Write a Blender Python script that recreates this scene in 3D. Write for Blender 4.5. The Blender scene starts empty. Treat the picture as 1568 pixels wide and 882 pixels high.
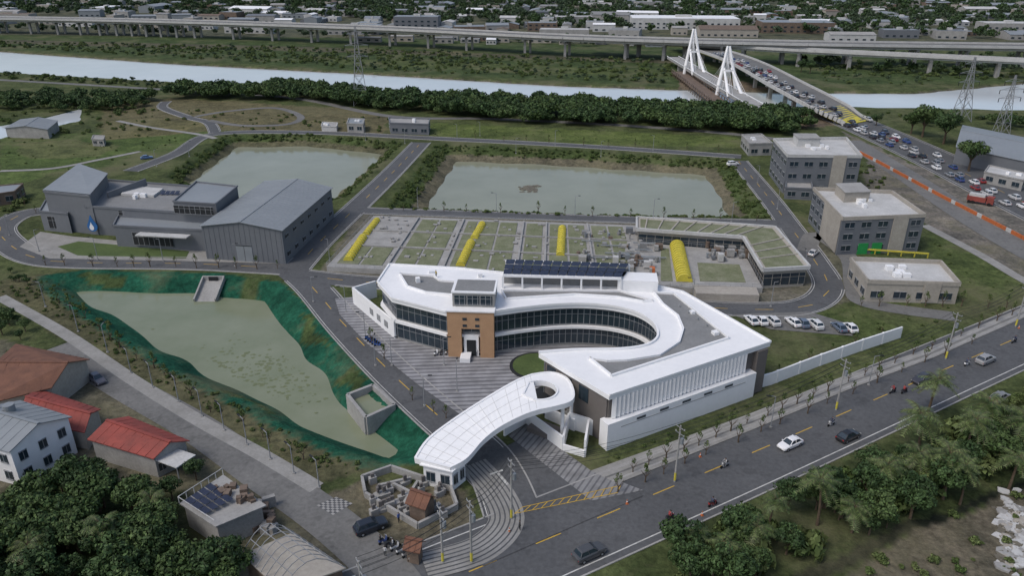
import bpy, math, random
import numpy as np
from mathutils import Vector
R=random.Random(7)
sc=bpy.context.scene
sc.view_settings.view_transform='Standard'; sc.view_settings.look='None'; sc.view_settings.exposure=0
# ---------- site survey: photogrammetric coordinates -> metres on a plane of height h ----------
TH=math.radians(24.04); F=1150.; H=72.
CT,ST=math.cos(TH),math.sin(TH)
def P(u,v,h=0.):
    x=(u-784)/F; y=(441-v)/F
    t=(h-H)/(-ST+y*CT)
    return (x*t,(CT+y*ST)*t)
def PP(l,h=0.): return [P(u,v,h) for u,v in l]
# ---------- materials ----------
def mat(name,c1,c2=None,rough=.8,scale=.3,metal=0.,spec=.3,bump=0.,kind=None,var=.25):
    m=bpy.data.materials.new(name); m.use_nodes=True; nt=m.node_tree; N=nt.nodes; L=nt.links
    b=N['Principled BSDF']; b.inputs['Roughness'].default_value=rough; b.inputs['Metallic'].default_value=metal
    b.inputs['Specular IOR Level'].default_value=spec
    if c2 is None: c2=tuple(c*(1-var) for c in c1)
    g=N.new('ShaderNodeNewGeometry')
    def noise(s,d=5,r=.6):
        n=N.new('ShaderNodeTexNoise'); n.inputs['Scale'].default_value=s; n.inputs['Detail'].default_value=d; n.inputs['Roughness'].default_value=r
        L.new(g.outputs['Position'],n.inputs['Vector']); return n.outputs['Fac']
    def ramp(f,a,b_,p=.35,q=.65):
        r=N.new('ShaderNodeValToRGB'); r.color_ramp.elements[0].position=p; r.color_ramp.elements[1].position=q
        r.color_ramp.elements[0].color=(*a,1); r.color_ramp.elements[1].color=(*b_,1); L.new(f,r.inputs[0]); return r.outputs[0]
    def mix(f,a,b_,t='MIX'):
        x=N.new('ShaderNodeMix'); x.data_type='RGBA'; x.blend_type=t
        if isinstance(f,float): x.inputs[0].default_value=f
        else: L.new(f,x.inputs[0])
        for s,i in ((a,6),(b_,7)):
            if isinstance(s,tuple): x.inputs[i].default_value=(*s,1)
            else: L.new(s,x.inputs[i])
        return x.outputs[2]
    if kind=='paint':
        o=N.new('ShaderNodeObjectInfo'); L.new(o.outputs['Color'],b.inputs['Base Color']); b.inputs['Coat Weight'].default_value=.5; return m
    if kind=='foliage':
        f=ramp(noise(.22,3),c1,c2,.38,.62)
        k=N.new('ShaderNodeMapRange'); L.new(g.outputs['Random Per Island'],k.inputs[0]); k.inputs[3].default_value=.45; k.inputs[4].default_value=1.7
        c=N.new('ShaderNodeVectorMath'); c.operation='SCALE'; L.new(f,c.inputs[0]); L.new(k.outputs[0],c.inputs['Scale'])
        L.new(c.outputs[0],b.inputs['Base Color']); return m
    if kind=='ground':
        a=N.new('ShaderNodeVertexColor'); a.layer_name='Col'
        v=ramp(noise(.06,8,.7),(.55,.56,.58),(1.3,1.25,1.15),.3,.7)
        c=mix(1.,a.outputs[0],v,'MULTIPLY')
        v2=ramp(noise(.9,8,.75),(.45,.45,.45),(1.5,1.5,1.5),.3,.7)
        c=mix(1.,c,v2,'MULTIPLY')
        v3=ramp(noise(.2,6,.7),(.7,.72,.7),(1.15,1.12,1.1),.4,.6)
        c=mix(1.,c,v3,'MULTIPLY')
        dry=ramp(noise(.03,8,.7),(0,0,0),(.7,.7,.7),.5,.64)
        c=mix(dry,c,(.125,.118,.07)); L.new(c,b.inputs['Base Color'])
    elif kind=='stripe':
        w=N.new('ShaderNodeTexWave'); w.inputs['Scale'].default_value=scale; w.inputs['Distortion'].default_value=metal
        w.inputs['Detail'].default_value=0; w.inputs['Detail Scale'].default_value=.02; b.inputs['Metallic'].default_value=0
        mp=N.new('ShaderNodeMapping'); mp.inputs['Rotation'].default_value=(0,0,bump); L.new(g.outputs['Position'],mp.inputs[0]); L.new(mp.outputs[0],w.inputs[0])
        c=ramp(w.outputs['Fac'],c2,c1,.12,.34); c=mix(1.,c,ramp(noise(.35),(.72,.72,.72),(1.12,1.12,1.12)),'MULTIPLY'); L.new(c,b.inputs['Base Color']); return m
    elif kind=='asphalt':
        c=ramp(noise(.07,8,.7),c2,c1,.3,.68); c=mix(1.,c,ramp(noise(1.4,6,.7),(.8,.8,.8),(1.18,1.18,1.18),.3,.7),'MULTIPLY')
        c=mix(1.,c,ramp(noise(.35,3,.5),(.86,.86,.86),(1,1,1),.36,.42),'MULTIPLY'); L.new(c,b.inputs['Base Color'])
    elif kind=='water':
        c=ramp(noise(scale,6),c1,c2,.3,.7); L.new(c,b.inputs['Base Color']); b.inputs['IOR'].default_value=1.33
    else:
        c=ramp(noise(scale,6,.65),c1,c2,.3,.7)
        lo=1-var*.55
        c=mix(1.,c,ramp(noise(scale*9,4,.7),(lo,lo,lo),(1+var*.4,)*3,.3,.7),'MULTIPLY'); L.new(c,b.inputs['Base Color'])
    if bump:
        bp=N.new('ShaderNodeBump'); bp.inputs['Strength'].default_value=bump; bp.inputs['Distance'].default_value=.3 if kind!='water' else .05
        L.new(noise(1.2 if kind!='water' else 1.5,4),bp.inputs['Height']); L.new(bp.outputs[0],b.inputs['Normal'])
    return m
M={}
M['ground']=mat('ground_soil_grass',(1,1,1),rough=.95,spec=.1,bump=.8,kind='ground')
M['asph']=mat('asphalt',(.105,.108,.112),(.075,.078,.082),.9,.12,kind='asphalt')
M['asph2']=mat('asphalt_light',(.18,.178,.17),(.115,.115,.112),.9,.1,kind='asphalt')
M['conc']=mat('concrete',(.36,.355,.34),(.25,.245,.235),.85,.3)
M['lconc']=mat('pale_roof_concrete',(.52,.52,.51),(.40,.40,.39),.85,.25)
M['path']=mat('path_paving',(.31,.305,.29),(.21,.205,.19),.9,.25)
M['white']=mat('white_paint',(.82,.82,.82),(.75,.755,.76),.5,.12,var=.07)
M['mark']=mat('road_marking_white',(.65,.65,.62),(.35,.35,.33),.7,.8)
M['yel']=mat('road_marking_yellow',(.6,.38,.05),(.4,.26,.05),.7,.8)
M['deck']=mat('roof_deck_grey',(.24,.243,.242),(.185,.188,.187),.8,.25)
M['gmet']=mat('grey_metal_roof',(.24,.26,.275),(.205,.225,.24),.5,.08,var=.1)
M['gwal']=mat('grey_metal_wall',(.155,.165,.18),(.13,.14,.155),.6,.08,var=.1)
M['taupe']=mat('taupe_wall',(.16,.145,.135),(.13,.118,.11),.7,.2,var=.1)
M['beige']=mat('beige_wall',(.40,.37,.32),(.31,.285,.25),.8,.2)
M['tan']=mat('tan_brick_wall',(.46,.285,.165),(.39,.235,.135),.8,.5,var=.15)
M['glass']=mat('window_glass',(.03,.048,.062),(.018,.028,.04),.08,.3,spec=.7)
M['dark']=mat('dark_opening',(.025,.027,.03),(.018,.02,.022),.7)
M['frame']=mat('window_frame',(.3,.31,.32),None,.5)
M['solar']=mat('solar_panel',(.018,.022,.04),(.03,.035,.06),.25,.8,spec=.5)
M['yt']=mat('yellow_frp',(.62,.53,.07),(.48,.42,.06),.6,.5)
M['grs']=mat('roof_grass',(.22,.225,.15),(.12,.14,.07),.95,.35,var=.5)
M['grs2']=mat('lawn',(.085,.12,.04),(.06,.09,.03),.95,.2,bump=.4)
M['pl']=mat('plaza_striped_paving',(.28,.28,.29),(.13,.13,.14),.85,.24,0.,kind='stripe',bump=1.5)
M['pl2']=mat('wavy_striped_paving',(.24,.24,.24),(.13,.13,.135),.85,.35,2.0,kind='stripe',bump=.5)
M['red']=mat('red_roof',(.30,.065,.05),(.19,.05,.04),.7,.3)
M['brn']=mat('brown_tile_roof',(.2,.095,.06),(.12,.06,.042),.8,.5)
M['rust']=mat('rusty_metal',(.2,.15,.115),(.1,.075,.06),.8,.6)
M['mud']=mat('mud',(.17,.155,.12),(.11,.1,.08),.9,.6)
M['org']=mat('orange_paint',(.52,.15,.05),(.42,.12,.04),.6)
M['grn']=mat('green_door',(.03,.3,.08),None,.6)
M['blu']=mat('blue_paint',(.04,.16,.4),None,.5)
M['tire']=mat('rubber',(.015,.015,.015),None,.8)
M['paint']=mat('vehicle_paint',(1,1,1),rough=.3,kind='paint')
M['cloth']=mat('cloth',(1,1,1),rough=.9,kind='paint')
M['skin']=mat('skin',(.4,.24,.16),None,.6)
M['hair']=mat('helmet_hair',(.02,.018,.015),None,.5)
M['hl']=mat('headlamp',(.8,.8,.75),None,.2); M['tl']=mat('taillamp',(.5,.02,.02),None,.3)
M['bark']=mat('bark',(.12,.09,.06),(.07,.05,.035),.9,2.)
M['leaf']=mat('foliage',(.042,.073,.022),(.072,.108,.038),.65,kind='foliage',spec=.2)
M['leafd']=mat('foliage_dark',(.03,.055,.02),(.048,.082,.028),.65,kind='foliage',spec=.2)
M['leaff']=mat('foliage_far_haze_tint',(.048,.072,.044),(.066,.095,.054),.8,kind='foliage',spec=.1)  # distance haze put into the leaf colour: paler and bluer than near foliage
M['shr']=mat('shrub_grass',(.062,.095,.03),(.10,.125,.048),.8,kind='foliage',spec=.1)
M['palm']=mat('palm_leaf',(.055,.085,.025),(.10,.13,.045),.5,kind='foliage',spec=.3)
M['wriv']=mat('river_water',(.58,.62,.64),(.50,.54,.56),.12,.02,spec=.8,bump=.15,kind='water')  # near-white base colour paints in the bright sky reflection on the water
M['wpon']=mat('pond_water',(.265,.275,.205),(.215,.225,.16),.1,.05,spec=.5,bump=.06,kind='water')
M['wp3']=mat('algae_pond_water',(.17,.195,.12),(.215,.235,.16),.12,.1,spec=.5,bump=.06,kind='water')
M['alg']=mat('algae',(.12,.145,.075),(.16,.18,.1),.8,.8)
# ---------- mesh builder ----------
def ccw(p):
    a=sum(p[i-1][0]*p[i][1]-p[i][0]*p[i-1][1] for i in range(len(p)))
    return list(p) if a>0 else list(p)[::-1]
class Pt:
    def __init__(s,m): s.v=[];s.f=[];s.m=m
    def add(s,vs,fs):
        o=len(s.v); s.v+=[tuple(q) for q in vs]; s.f+=[tuple(i+o for i in f) for f in fs]
    def prism(s,p,z0,z1,bottom=False):
        p=ccw(p); n=len(p); z=z1 if isinstance(z1,(list,tuple)) else [z1]*n
        s.add([(x,y,z0) for x,y in p]+[(p[i][0],p[i][1],z[i]) for i in range(n)],[tuple(range(n,2*n))]+[(i,(i+1)%n,n+(i+1)%n,n+i) for i in range(n)]+([tuple(range(n))[::-1]] if bottom else []))
    def sheet(s,p,z):
        p=ccw(p); s.add([(x,y,z) for x,y in p],[tuple(range(len(p)))])
    def beam(s,a,b,w,h):
        a=Vector(a);b=Vector(b);d=(b-a)
        if d.length<1e-5: return
        d.normalize(); up=Vector((0,0,1)) if abs(d.z)<.95 else Vector((1,0,0))
        r=d.cross(up).normalized()*w/2; u=r.cross(d).normalized()*h/2
        s.add([a-r-u,a+r-u,a+r+u,a-r+u,b-r-u,b+r-u,b+r+u,b-r+u],[(3,2,1,0),(4,5,6,7),(0,1,5,4),(1,2,6,5),(2,3,7,6),(3,0,4,7)])
    def box(s,x,y,z,sx,sy,sz,r=0.):
        c,q=math.cos(r),math.sin(r)
        s.prism([(x+a*sx/2*c-b*sy/2*q,y+a*sx/2*q+b*sy/2*c) for a,b in ((-1,-1),(1,-1),(1,1),(-1,1))],z,z+sz,True)
    def cyl(s,a,b,r0,r1=None,n=8):
        r1=r0 if r1 is None else r1; a=Vector(a);b=Vector(b);d=(b-a).normalized(); up=Vector((0,0,1)) if abs(d.z)<.95 else Vector((1,0,0))
        x=d.cross(up).normalized(); y=x.cross(d).normalized(); vs=[]
        for c,r in ((a,r0),(b,r1)): vs+=[c+(x*math.cos(t)+y*math.sin(t))*r for t in [2*math.pi*i/n for i in range(n)]]
        s.add(vs,[(i,(i+1)%n,n+(i+1)%n,n+i) for i in range(n)]+[tuple(range(n))[::-1],tuple(range(n,2*n))])
    def ribbon(s,pts,w,z,off=0.):
        L_=[];n=len(pts)
        for i in range(n):
            a=Vector(pts[max(i-1,0)][:2]);b=Vector(pts[min(i+1,n-1)][:2]);d=(b-a).normalized();nn=Vector((-d.y,d.x));c=Vector(pts[i][:2])
            zz=z[i] if isinstance(z,(list,tuple)) else z
            L_+=[(*(c+nn*(off-w/2)),zz),(*(c+nn*(off+w/2)),zz)]
        s.add(L_,[(2*i+1,2*i,2*i+2,2*i+3) for i in range(n-1)])
class B:
    def __init__(s,name): s.n=name;s.p={}
    def __call__(s,part,m=None):
        if part not in s.p: s.p[part]=Pt(m)
        return s.p[part]
    def done(s,join=False,col=None):
        ps={k:q for k,q in s.p.items() if q.v}
        if not ps: return
        A=np.array([v for q in ps.values() for v in q.v]); c=Vector(((A[:,0].min()+A[:,0].max())/2,(A[:,1].min()+A[:,1].max())/2,0.))
        def mk(nm,lst):
            vs=[];fs=[];mi=[];ms=[]
            for q in lst:
                o=len(vs); vs+=[(v[0]-c.x,v[1]-c.y,v[2]) for v in q.v]; fs+=[tuple(i+o for i in f) for f in q.f]
                if q.m not in ms: ms.append(q.m)
                mi+=[ms.index(q.m)]*len(q.f)
            me=bpy.data.meshes.new(nm); me.from_pydata(vs,[],fs)
            for m in ms: me.materials.append(M[m])
            me.polygons.foreach_set('material_index',mi); me.update()
            ob=bpy.data.objects.new(nm,me); sc.collection.objects.link(ob); return ob
        if join or len(ps)==1:
            ob=mk(s.n,list(ps.values())); ob.location=c; return ob
        e=bpy.data.objects.new(s.n,None); sc.collection.objects.link(e); e.location=c
        for k,q in ps.items(): mk(k,[q]).parent=e
        return e
def smooth(p,k=6,closed=False):
    n=len(p);o=[];rg=range(n if closed else n-1)
    for i in rg:
        q=[np.array(p[j%n] if closed else p[min(max(j,0),n-1)],float) for j in (i-1,i,i+1,i+2)]
        for t in np.linspace(0,1,k,endpoint=False):
            o.append(tuple(.5*((2*q[1])+(q[2]-q[0])*t+(2*q[0]-5*q[1]+4*q[2]-q[3])*t*t+(3*q[1]-q[0]-3*q[2]+q[3])*t**3)))
    if not closed: o.append(tuple(p[-1]))
    return o
def resample(p,step):
    o=[p[0]]
    for a,b in zip(p,p[1:]):
        d=math.dist(a,b); n=max(1,int(round(d/step)))
        o+=[tuple(a[k]+(b[k]-a[k])*i/n for k in range(len(a))) for i in range(1,n+1)]
    return o
def even(p,step):
    o=[];acc=0.
    for a,b in zip(p,p[1:]):
        d=math.dist(a,b); t=(step-acc)%step if acc else 0.
        while t<d:
            o.append((a[0]+(b[0]-a[0])*t/d,a[1]+(b[1]-a[1])*t/d,math.atan2(b[1]-a[1],b[0]-a[0]))); t+=step
        acc=(acc+d)%step
    return o
def inset(p,d):
    p=ccw(p);n=len(p);o=[]
    for i in range(n):
        a,b,c=Vector(p[i-1]),Vector(p[i]),Vector(p[(i+1)%n]); d1=(b-a).normalized(); d2=(c-b).normalized()
        n1=Vector((-d1.y,d1.x)); n2=Vector((-d2.y,d2.x)); m=(n1+n2); m=m/max(m.length_squared,.5)*2
        o.append(tuple(b+m*d))
    return o
def inpoly(X,Y,p):
    r=np.zeros(X.shape,bool);n=len(p)
    for i in range(n):
        x0,y0=p[i-1];x1,y1=p[i]
        if y0==y1: continue
        c=((y0>Y)!=(y1>Y))&(X<(x1-x0)*(Y-y0)/(y1-y0)+x0); r^=c
    return r
def edist(X,Y,p,closed=True):
    D=np.full(X.shape,1e9)
    for i in range(0 if closed else 1,len(p)):
        x0,y0=p[i-1];x1,y1=p[i];dx,dy=x1-x0,y1-y0;l=dx*dx+dy*dy+1e-9
        t=np.clip(((X-x0)*dx+(Y-y0)*dy)/l,0,1); D=np.minimum(D,np.hypot(X-x0-t*dx,Y-y0-t*dy))
    return D
# ---------- terrain ----------
def axis(a,b,lo,st,mid,ms,far):
    v=list(np.arange(a,b+.01,st)); x=b;q=[]
    while x<mid: x+=ms;q.append(x)
    s=ms
    while x<far: s*=1.35;x+=s;q.append(x)
    x=a;w=[]
    while x>-mid and lo: x-=ms;w.append(x)
    s=ms
    while x>(-far if lo else -300): s*=1.35;x-=s;w.append(x)
    return np.array(w[::-1]+v+q)
xs=axis(-235,235,True,1.,900,4.,9000); ys=axis(40,330,False,1.,950,3.,12000)
X,Y=np.meshgrid(xs,ys); Z=np.zeros_like(X)
wob=.8*np.sin(X*.31+1.3*np.sin(Y*.17))+.7*np.sin(Y*.37+1.1*np.sin(X*.23))
C=np.zeros(X.shape+(3,)); C[:]=(.078,.10,.042)
def zone(px,col,feather=0.,h=0.):
    p=PP(px,h); a=np.array(p); bb=(X>a[:,0].min()-9)&(X<a[:,0].max()+9)&(Y>a[:,1].min()-9)&(Y<a[:,1].max()+9)
    xi=X[bb];yi=Y[bb]; m=inpoly(xi+wob[bb]*feather,yi+wob[bb]*.7*feather,p); c=C[bb]; c[m]=col; C[bb]=c
zone([(-900,-40),(2500,-40),(2500,70),(1568,75),(1000,70),(600,58),(-900,45)],(.095,.105,.075))
zone([(-600,48),(600,58),(1000,72),(1568,85),(2200,90),(2200,118),(1568,126),(1045,133),(560,108),(0,74),(-600,60)],(.06,.09,.036))
zone([(-300,56),(0,60),(500,72),(1030,92),(1030,97),(500,79),(0,66)],(.10,.10,.07),1)
zone([(500,88),(900,102),(1030,108),(1040,118),(800,112),(500,96)],(.085,.112,.045),2)
zone([(160,160),(260,150),(520,165),(600,178),(590,205),(330,200),(160,195)],(.14,.13,.075),1)
zone([(660,188),(1130,210),(1140,225),(900,222),(655,208)],(.105,.14,.045),0)
zone([(0,205),(330,200),(240,250),(90,262),(0,290)],(.085,.125,.042),1)
zone([(150,180),(320,185),(330,200),(160,215)],(.14,.135,.07),1)
zone([(30,218),(110,214),(190,222),(150,240),(40,244)],(.115,.135,.06),1)
zone([(1180,500),(1310,520),(1378,505),(1300,470),(1500,470),(1568,440),(1490,375),(1420,345),(1420,380),(1470,440),(1240,480)],(.085,.115,.042),1)
zone([(0,430),(75,418),(240,540),(430,650),(580,715),(480,745),(400,690),(100,515),(0,455)],(.105,.105,.06),1)
zone([(0,520),(130,560),(300,650),(430,740),(530,800),(560,900),(330,960),(-300,960),(-300,520)],(.13,.125,.095),1)
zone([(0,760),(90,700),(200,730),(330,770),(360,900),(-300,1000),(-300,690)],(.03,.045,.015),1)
zone([(880,905),(1000,850),(1568,580),(1900,440),(1900,1000),(900,1000)],(.06,.08,.033),1)
zone([(1270,900),(1400,815),(1568,750),(1700,700),(1700,1000),(1200,1000)],(.125,.115,.09),2)
zone([(1200,890),(1390,800),(1568,735),(1568,748),(1400,815),(1230,900)],(.02,.025,.018),1)
zone([(1290,200),(1568,330),(1800,440),(1800,520),(1568,425),(1420,345),(1320,290),(1330,240)],(.18,.17,.155),1)
zone([(1040,100),(1240,150),(1290,190),(1200,200),(1140,170),(1040,150)],(.16,.13,.1),1)
zone([(550,735),(700,745),(740,860),(560,860),(480,770)],(.13,.12,.09),1)
zone([(1240,345),(1300,395),(1310,460),(1240,480),(1190,480),(1240,455)],(.12,.12,.09),1)
zone([(545,325),(1200,340),(1280,440),(1240,470),(490,420)],(.16,.155,.13),.5)
PONDS=[]
def carve(px,slope,depth,wz,bank=None,soil=None,wmat='wpon',name='pond_water',dil=0.,nz=.6):
    p=PP(px); a=np.array(p); bb=(X>a[:,0].min()-9)&(X<a[:,0].max()+9)&(Y>a[:,1].min()-9)&(Y<a[:,1].max()+9)
    xi=X[bb];yi=Y[bb]; ins=inpoly(xi,yi,p); d=edist(xi,yi,p); sd=np.where(ins,d,-d)
    z=-np.clip((sd+np.where(sd>1,wob[bb]*nz,0))*slope,0,depth); z[sd<=0]=0; Z[bb]=np.minimum(Z[bb],z)
    c=C[bb]
    if bank is not None: c[sd>-dil]=bank
    if soil is not None: c[(z<wz*.55)]=soil
    C[bb]=c
    b=B(name); b('water',wmat).sheet(p,wz); b.done(); PONDS.append(p)
carve([(255,268),(345,207),(480,205),(616,219),(532,300),(470,318),(300,300)],.5,5,-3.6,(.065,.095,.036),(.11,.11,.07))
carve([(668,222),(860,229),(1118,245),(1180,334),(900,331),(590,320)],.42,5,-4,(.068,.098,.037),(.15,.14,.10))
TEAL=(.016,.092,.058)
carve([(70,424),(130,417),(330,422),(425,436),(470,480),(560,585),(655,660),(640,700),(575,712),(430,650),(240,548),(75,442)],.6,4.5,-2.8,TEAL,None,'wp3',dil=1.6,nz=.5)
carve([(-80,208),(0,190),(60,180),(128,163),(126,184),(30,204),(-60,228)],.6,3,-.6,(.05,.08,.03),None,'wriv')
carve([(-1500,30),(-600,56),(0,76),(270,95),(560,110),(860,128),(1045,134),(1200,138),(1400,139),(1568,124),(2000,100),(2600,80),(2600,140),(2000,167),(1568,168),(1300,163),(1050,162),(850,155),(640,142),(470,128),(270,125),(0,110),(-600,92),(-1500,60)],.5,4,-1.2,None,(.14,.13,.10),'wriv','river_water')
for g_ in ([(505,580),(545,570),(560,595),(525,610)],[(120,425),(200,427),(190,436),(130,434)],[(440,490),(470,500),(500,540),(470,530)],[(330,600),(420,640),(400,642),(325,612)],[(350,432),(400,436),(420,460),(380,455)]): zone(g_,(.06,.09,.035),1.5,-1.5)
ny,nx=X.shape; me=bpy.data.meshes.new('ground'); me.vertices.add(nx*ny)
me.vertices.foreach_set('co',np.stack([X,Y,Z],-1).astype('f').ravel())
i=np.arange((ny-1)*(nx-1)); r_=i//(nx-1);c_=i%(nx-1);v0=r_*nx+c_
q=np.stack([v0,v0+1,v0+nx+1,v0+nx],-1).ravel().astype('i')
me.loops.add(len(q)); me.loops.foreach_set('vertex_index',q); me.polygons.add(len(i)); me.polygons.foreach_set('loop_start',(i*4).astype('i'))
me.update(calc_edges=True); me.validate()
ca=me.color_attributes.new('Col','FLOAT_COLOR','POINT'); ca.data.foreach_set('color',np.concatenate([C,np.ones(C.shape[:2]+(1,))],-1).astype('f').ravel())
me.materials.append(M['ground']); g=bpy.data.objects.new('ground',me); sc.collection.objects.link(g)
# ---------- roads ----------
ROADS=[];zc=[.012]
def road(name,px,w,m='asph',kerb=True,line=None,edge=True,world=None):
    p=smooth(world or PP(px),8); ROADS.append((p,w)); zc[0]+=.005; return dict(n=name,p=p,w=w,m=m,z=zc[0],kerb=kerb,line=line,edge=edge)
RD=[road('main_road',[(480,975),(800,842),(1142,698),(1386,592),(1568,513),(1900,368)],15.5,line='yel'),
 road('internal_road',[(790,800),(765,735),(735,690),(680,645),(600,572),(530,500),(478,440),(440,408)],8,line='yel'),
 road('internal_road',[(450,412),(300,404),(130,402),(60,396),(20,378),(0,352),(30,330),(75,322)],8,line='yel'),
 road('internal_road',[(452,412),(490,370),(545,318),(600,265),(645,218)],8,line='yel'),
 road('internal_road',[(445,420),(560,432),(760,446),(1000,465),(1150,474),(1235,468),(1268,440),(1248,400),(1212,350),(1175,300),(1130,246)],7,line='yel'),
 road('internal_road',[(540,322),(800,331),(1010,338),(1198,342)],6),
 road('internal_road',[(200,262),(270,235),(330,205),(480,203),(650,211),(900,224),(1135,240)],6),
 road('internal_road',[(330,205),(320,188),(290,180),(250,165),(255,155)],5),
 road('park_path',[(300,178),(350,170),(420,165),(460,178),(440,190),(370,192),(320,184)],3.5,'asph2',False,None,False),
 road('internal_road',[(1235,385),(1250,360),(1300,395),(1310,440),(1330,465),(1460,485)],5,'asph2',False),
 road('levee_road',[(-200,112),(0,122),(270,138),(450,150),(600,178),(760,182),(1000,195),(1200,215),(1290,250)],5,'asph2',False,None,False),
 road('bridge_road',[(1290,180),(1370,215),(1450,252),(1568,310),(1800,420)],22,line='yel'),
 road('service_road',[(1300,215),(1390,270),(1480,330),(1568,382),(1750,480)],10,'asph2',False),
 road('village_road',[(90,530),(190,592),(300,655),(400,725),(500,795),(590,875),(640,950)],6.5,'asph2',False,None,False),
 road('foot_path',[(0,455),(100,512),(200,580),(300,642),(400,697),(485,748)],2.6,'path',False,None,False),
 road('foot_path',[(1415,345),(1500,390),(1568,430),(1700,500)],3,'path',False,None,False),
 road('park_path',[(180,185),(230,195),(300,205),(330,212)],2.5,'path',False,None,False),
 road('park_path',[(0,262),(80,258),(150,245),(215,232)],2.5,'path',False,None,False)]
def onroad(x,y,skip=None,pad=0.):
    for k,(p,w) in enumerate(ROADS):
        if k==skip: continue
        for a,b in zip(p,p[1:]):
            dx,dy=b[0]-a[0],b[1]-a[1];l=dx*dx+dy*dy+1e-9;t=min(1,max(0,((x-a[0])*dx+(y-a[1])*dy)/l))
            if math.hypot(x-a[0]-t*dx,y-a[1]-t*dy)<w/2+pad: return True
    return False
for k,r in enumerate(RD):
    b=B(r['n']); b('surface',r['m']).ribbon(r['p'],r['w'],r['z'])
    fp=resample(r['p'],3.); w=r['w']
    for side in (-1,1):
        prev=None
        for i in range(len(fp)):
            a=Vector(fp[max(i-1,0)]);c=Vector(fp[min(i+1,len(fp)-1)]);d=(c-a).normalized();n=Vector((-d.y,d.x))
            e1=Vector(fp[i])+n*side*(w/2+.1); e2=Vector(fp[i])+n*side*(w/2-.45 if w<12 else w/2-1.2)
            if prev and r['m']=='asph' and not onroad(*((e1+prev[0])/2),skip=k,pad=.2):
                if r['kerb']: b('kerb','conc').beam((*prev[0],.06),(*e1,.06),.25,.14)
                if r['edge']: b('edge_line','mark').ribbon([tuple(prev[1]),tuple(e2)],.13 if w<12 else .18,r['z']+.006)
            prev=(e1,e2)
    if r['line']:
        for x,y,an in even(r['p'],10.):
            if not onroad(x,y,skip=k): b('centre_line',r['line']).ribbon([(x,y),(x+4*math.cos(an),y+4*math.sin(an))],.18,r['z']+.007)
    b.done()
def sheet(name,px,m,z,world=None): 
    b=B(name); b('surface',m).sheet(world or PP(px),z); return b.done()
sheet('entrance_apron',[(742,700),(800,672),(905,730),(985,760),(860,815),(740,868),(700,850),(775,800)],'asph',.1)
sheet('entrance_paving',[(778,668),(806,650),(905,722),(985,752),(905,768)],'pl2',.11)
b=B('wavy_paving'); pth=smooth(PP([(722,712),(760,755),(775,800),(735,842),(650,868)]),8); b('surface','path').ribbon(pth,5,.115)
for o_ in (-2.3,-1.6,-.9,-.2,.5,1.2,1.9): b('dark_bands','asph').ribbon(pth,.22,.12,o_)
b.done()
sheet('plaza',[(513,458),(545,455),(605,500),(690,520),(760,510),(1000,500),(1000,545),(880,560),(800,610),(722,648),(640,590),(560,525),(520,482)],'pl',.11)
sheet('front_sidewalk',[(905,722),(1150,634),(1300,575),(1420,535),(1568,470),(1800,370),(1800,385),(1568,487),(1430,548),(1300,597),(1150,660),(945,742)],'path',.12)
b=B('sidewalk_banding')
for o_ in (.3,.55,.8):
    pts=[tuple(Vector(P(*x)).lerp(Vector(P(*y)),o_)) for x,y in (((905,722),(945,742)),((1150,634),(1150,660)),((1300,575),(1300,597)),((1420,535),(1430,548)),((1568,470),(1568,487)))]
    b('band_'+('pale' if o_!=.55 else 'dark'),'conc' if o_!=.55 else 'asph2').ribbon(pts,.35,.127)
b.done()
sheet('parking_lot',[(1120,482),(1240,478),(1310,500),(1305,515),(1180,505)],'asph2',.1)
sheet('left_lawn',[(88,378),(120,370),(290,385),(285,396),(120,392)],'grs2',.1)
sheet('left_forecourt',[(30,378),(62,355),(110,362),(280,378),(450,395),(440,404),(280,400),(75,396)],'path',.06)
b=B('chequered_paving'); q0,q1,q2,q3=[Vector(P(*a)) for a in ((485,775),(510,790),(540,772),(515,762))]
for i in range(7):
    for j in range(9):
        f=lambda s,t: tuple(q0.lerp(q1,s).lerp(q3.lerp(q2,s),t)); b('tile_'+'ab'[(i+j)%2],('conc','asph')[(i+j)%2]).sheet([f(i/7,j/9),f((i+1)/7,j/9),f((i+1)/7,(j+1)/9),f(i/7,(j+1)/9)],.09)
b.done()
b=B('gate_arrow_marking'); x,y=P(770,735); p=b('paint','mark'); p.box(x,y,.125,.4,3,.006,.5); p.box(x-1.0,y+1.6,.133,2.2,.35,.006,.5); b.done()
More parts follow.
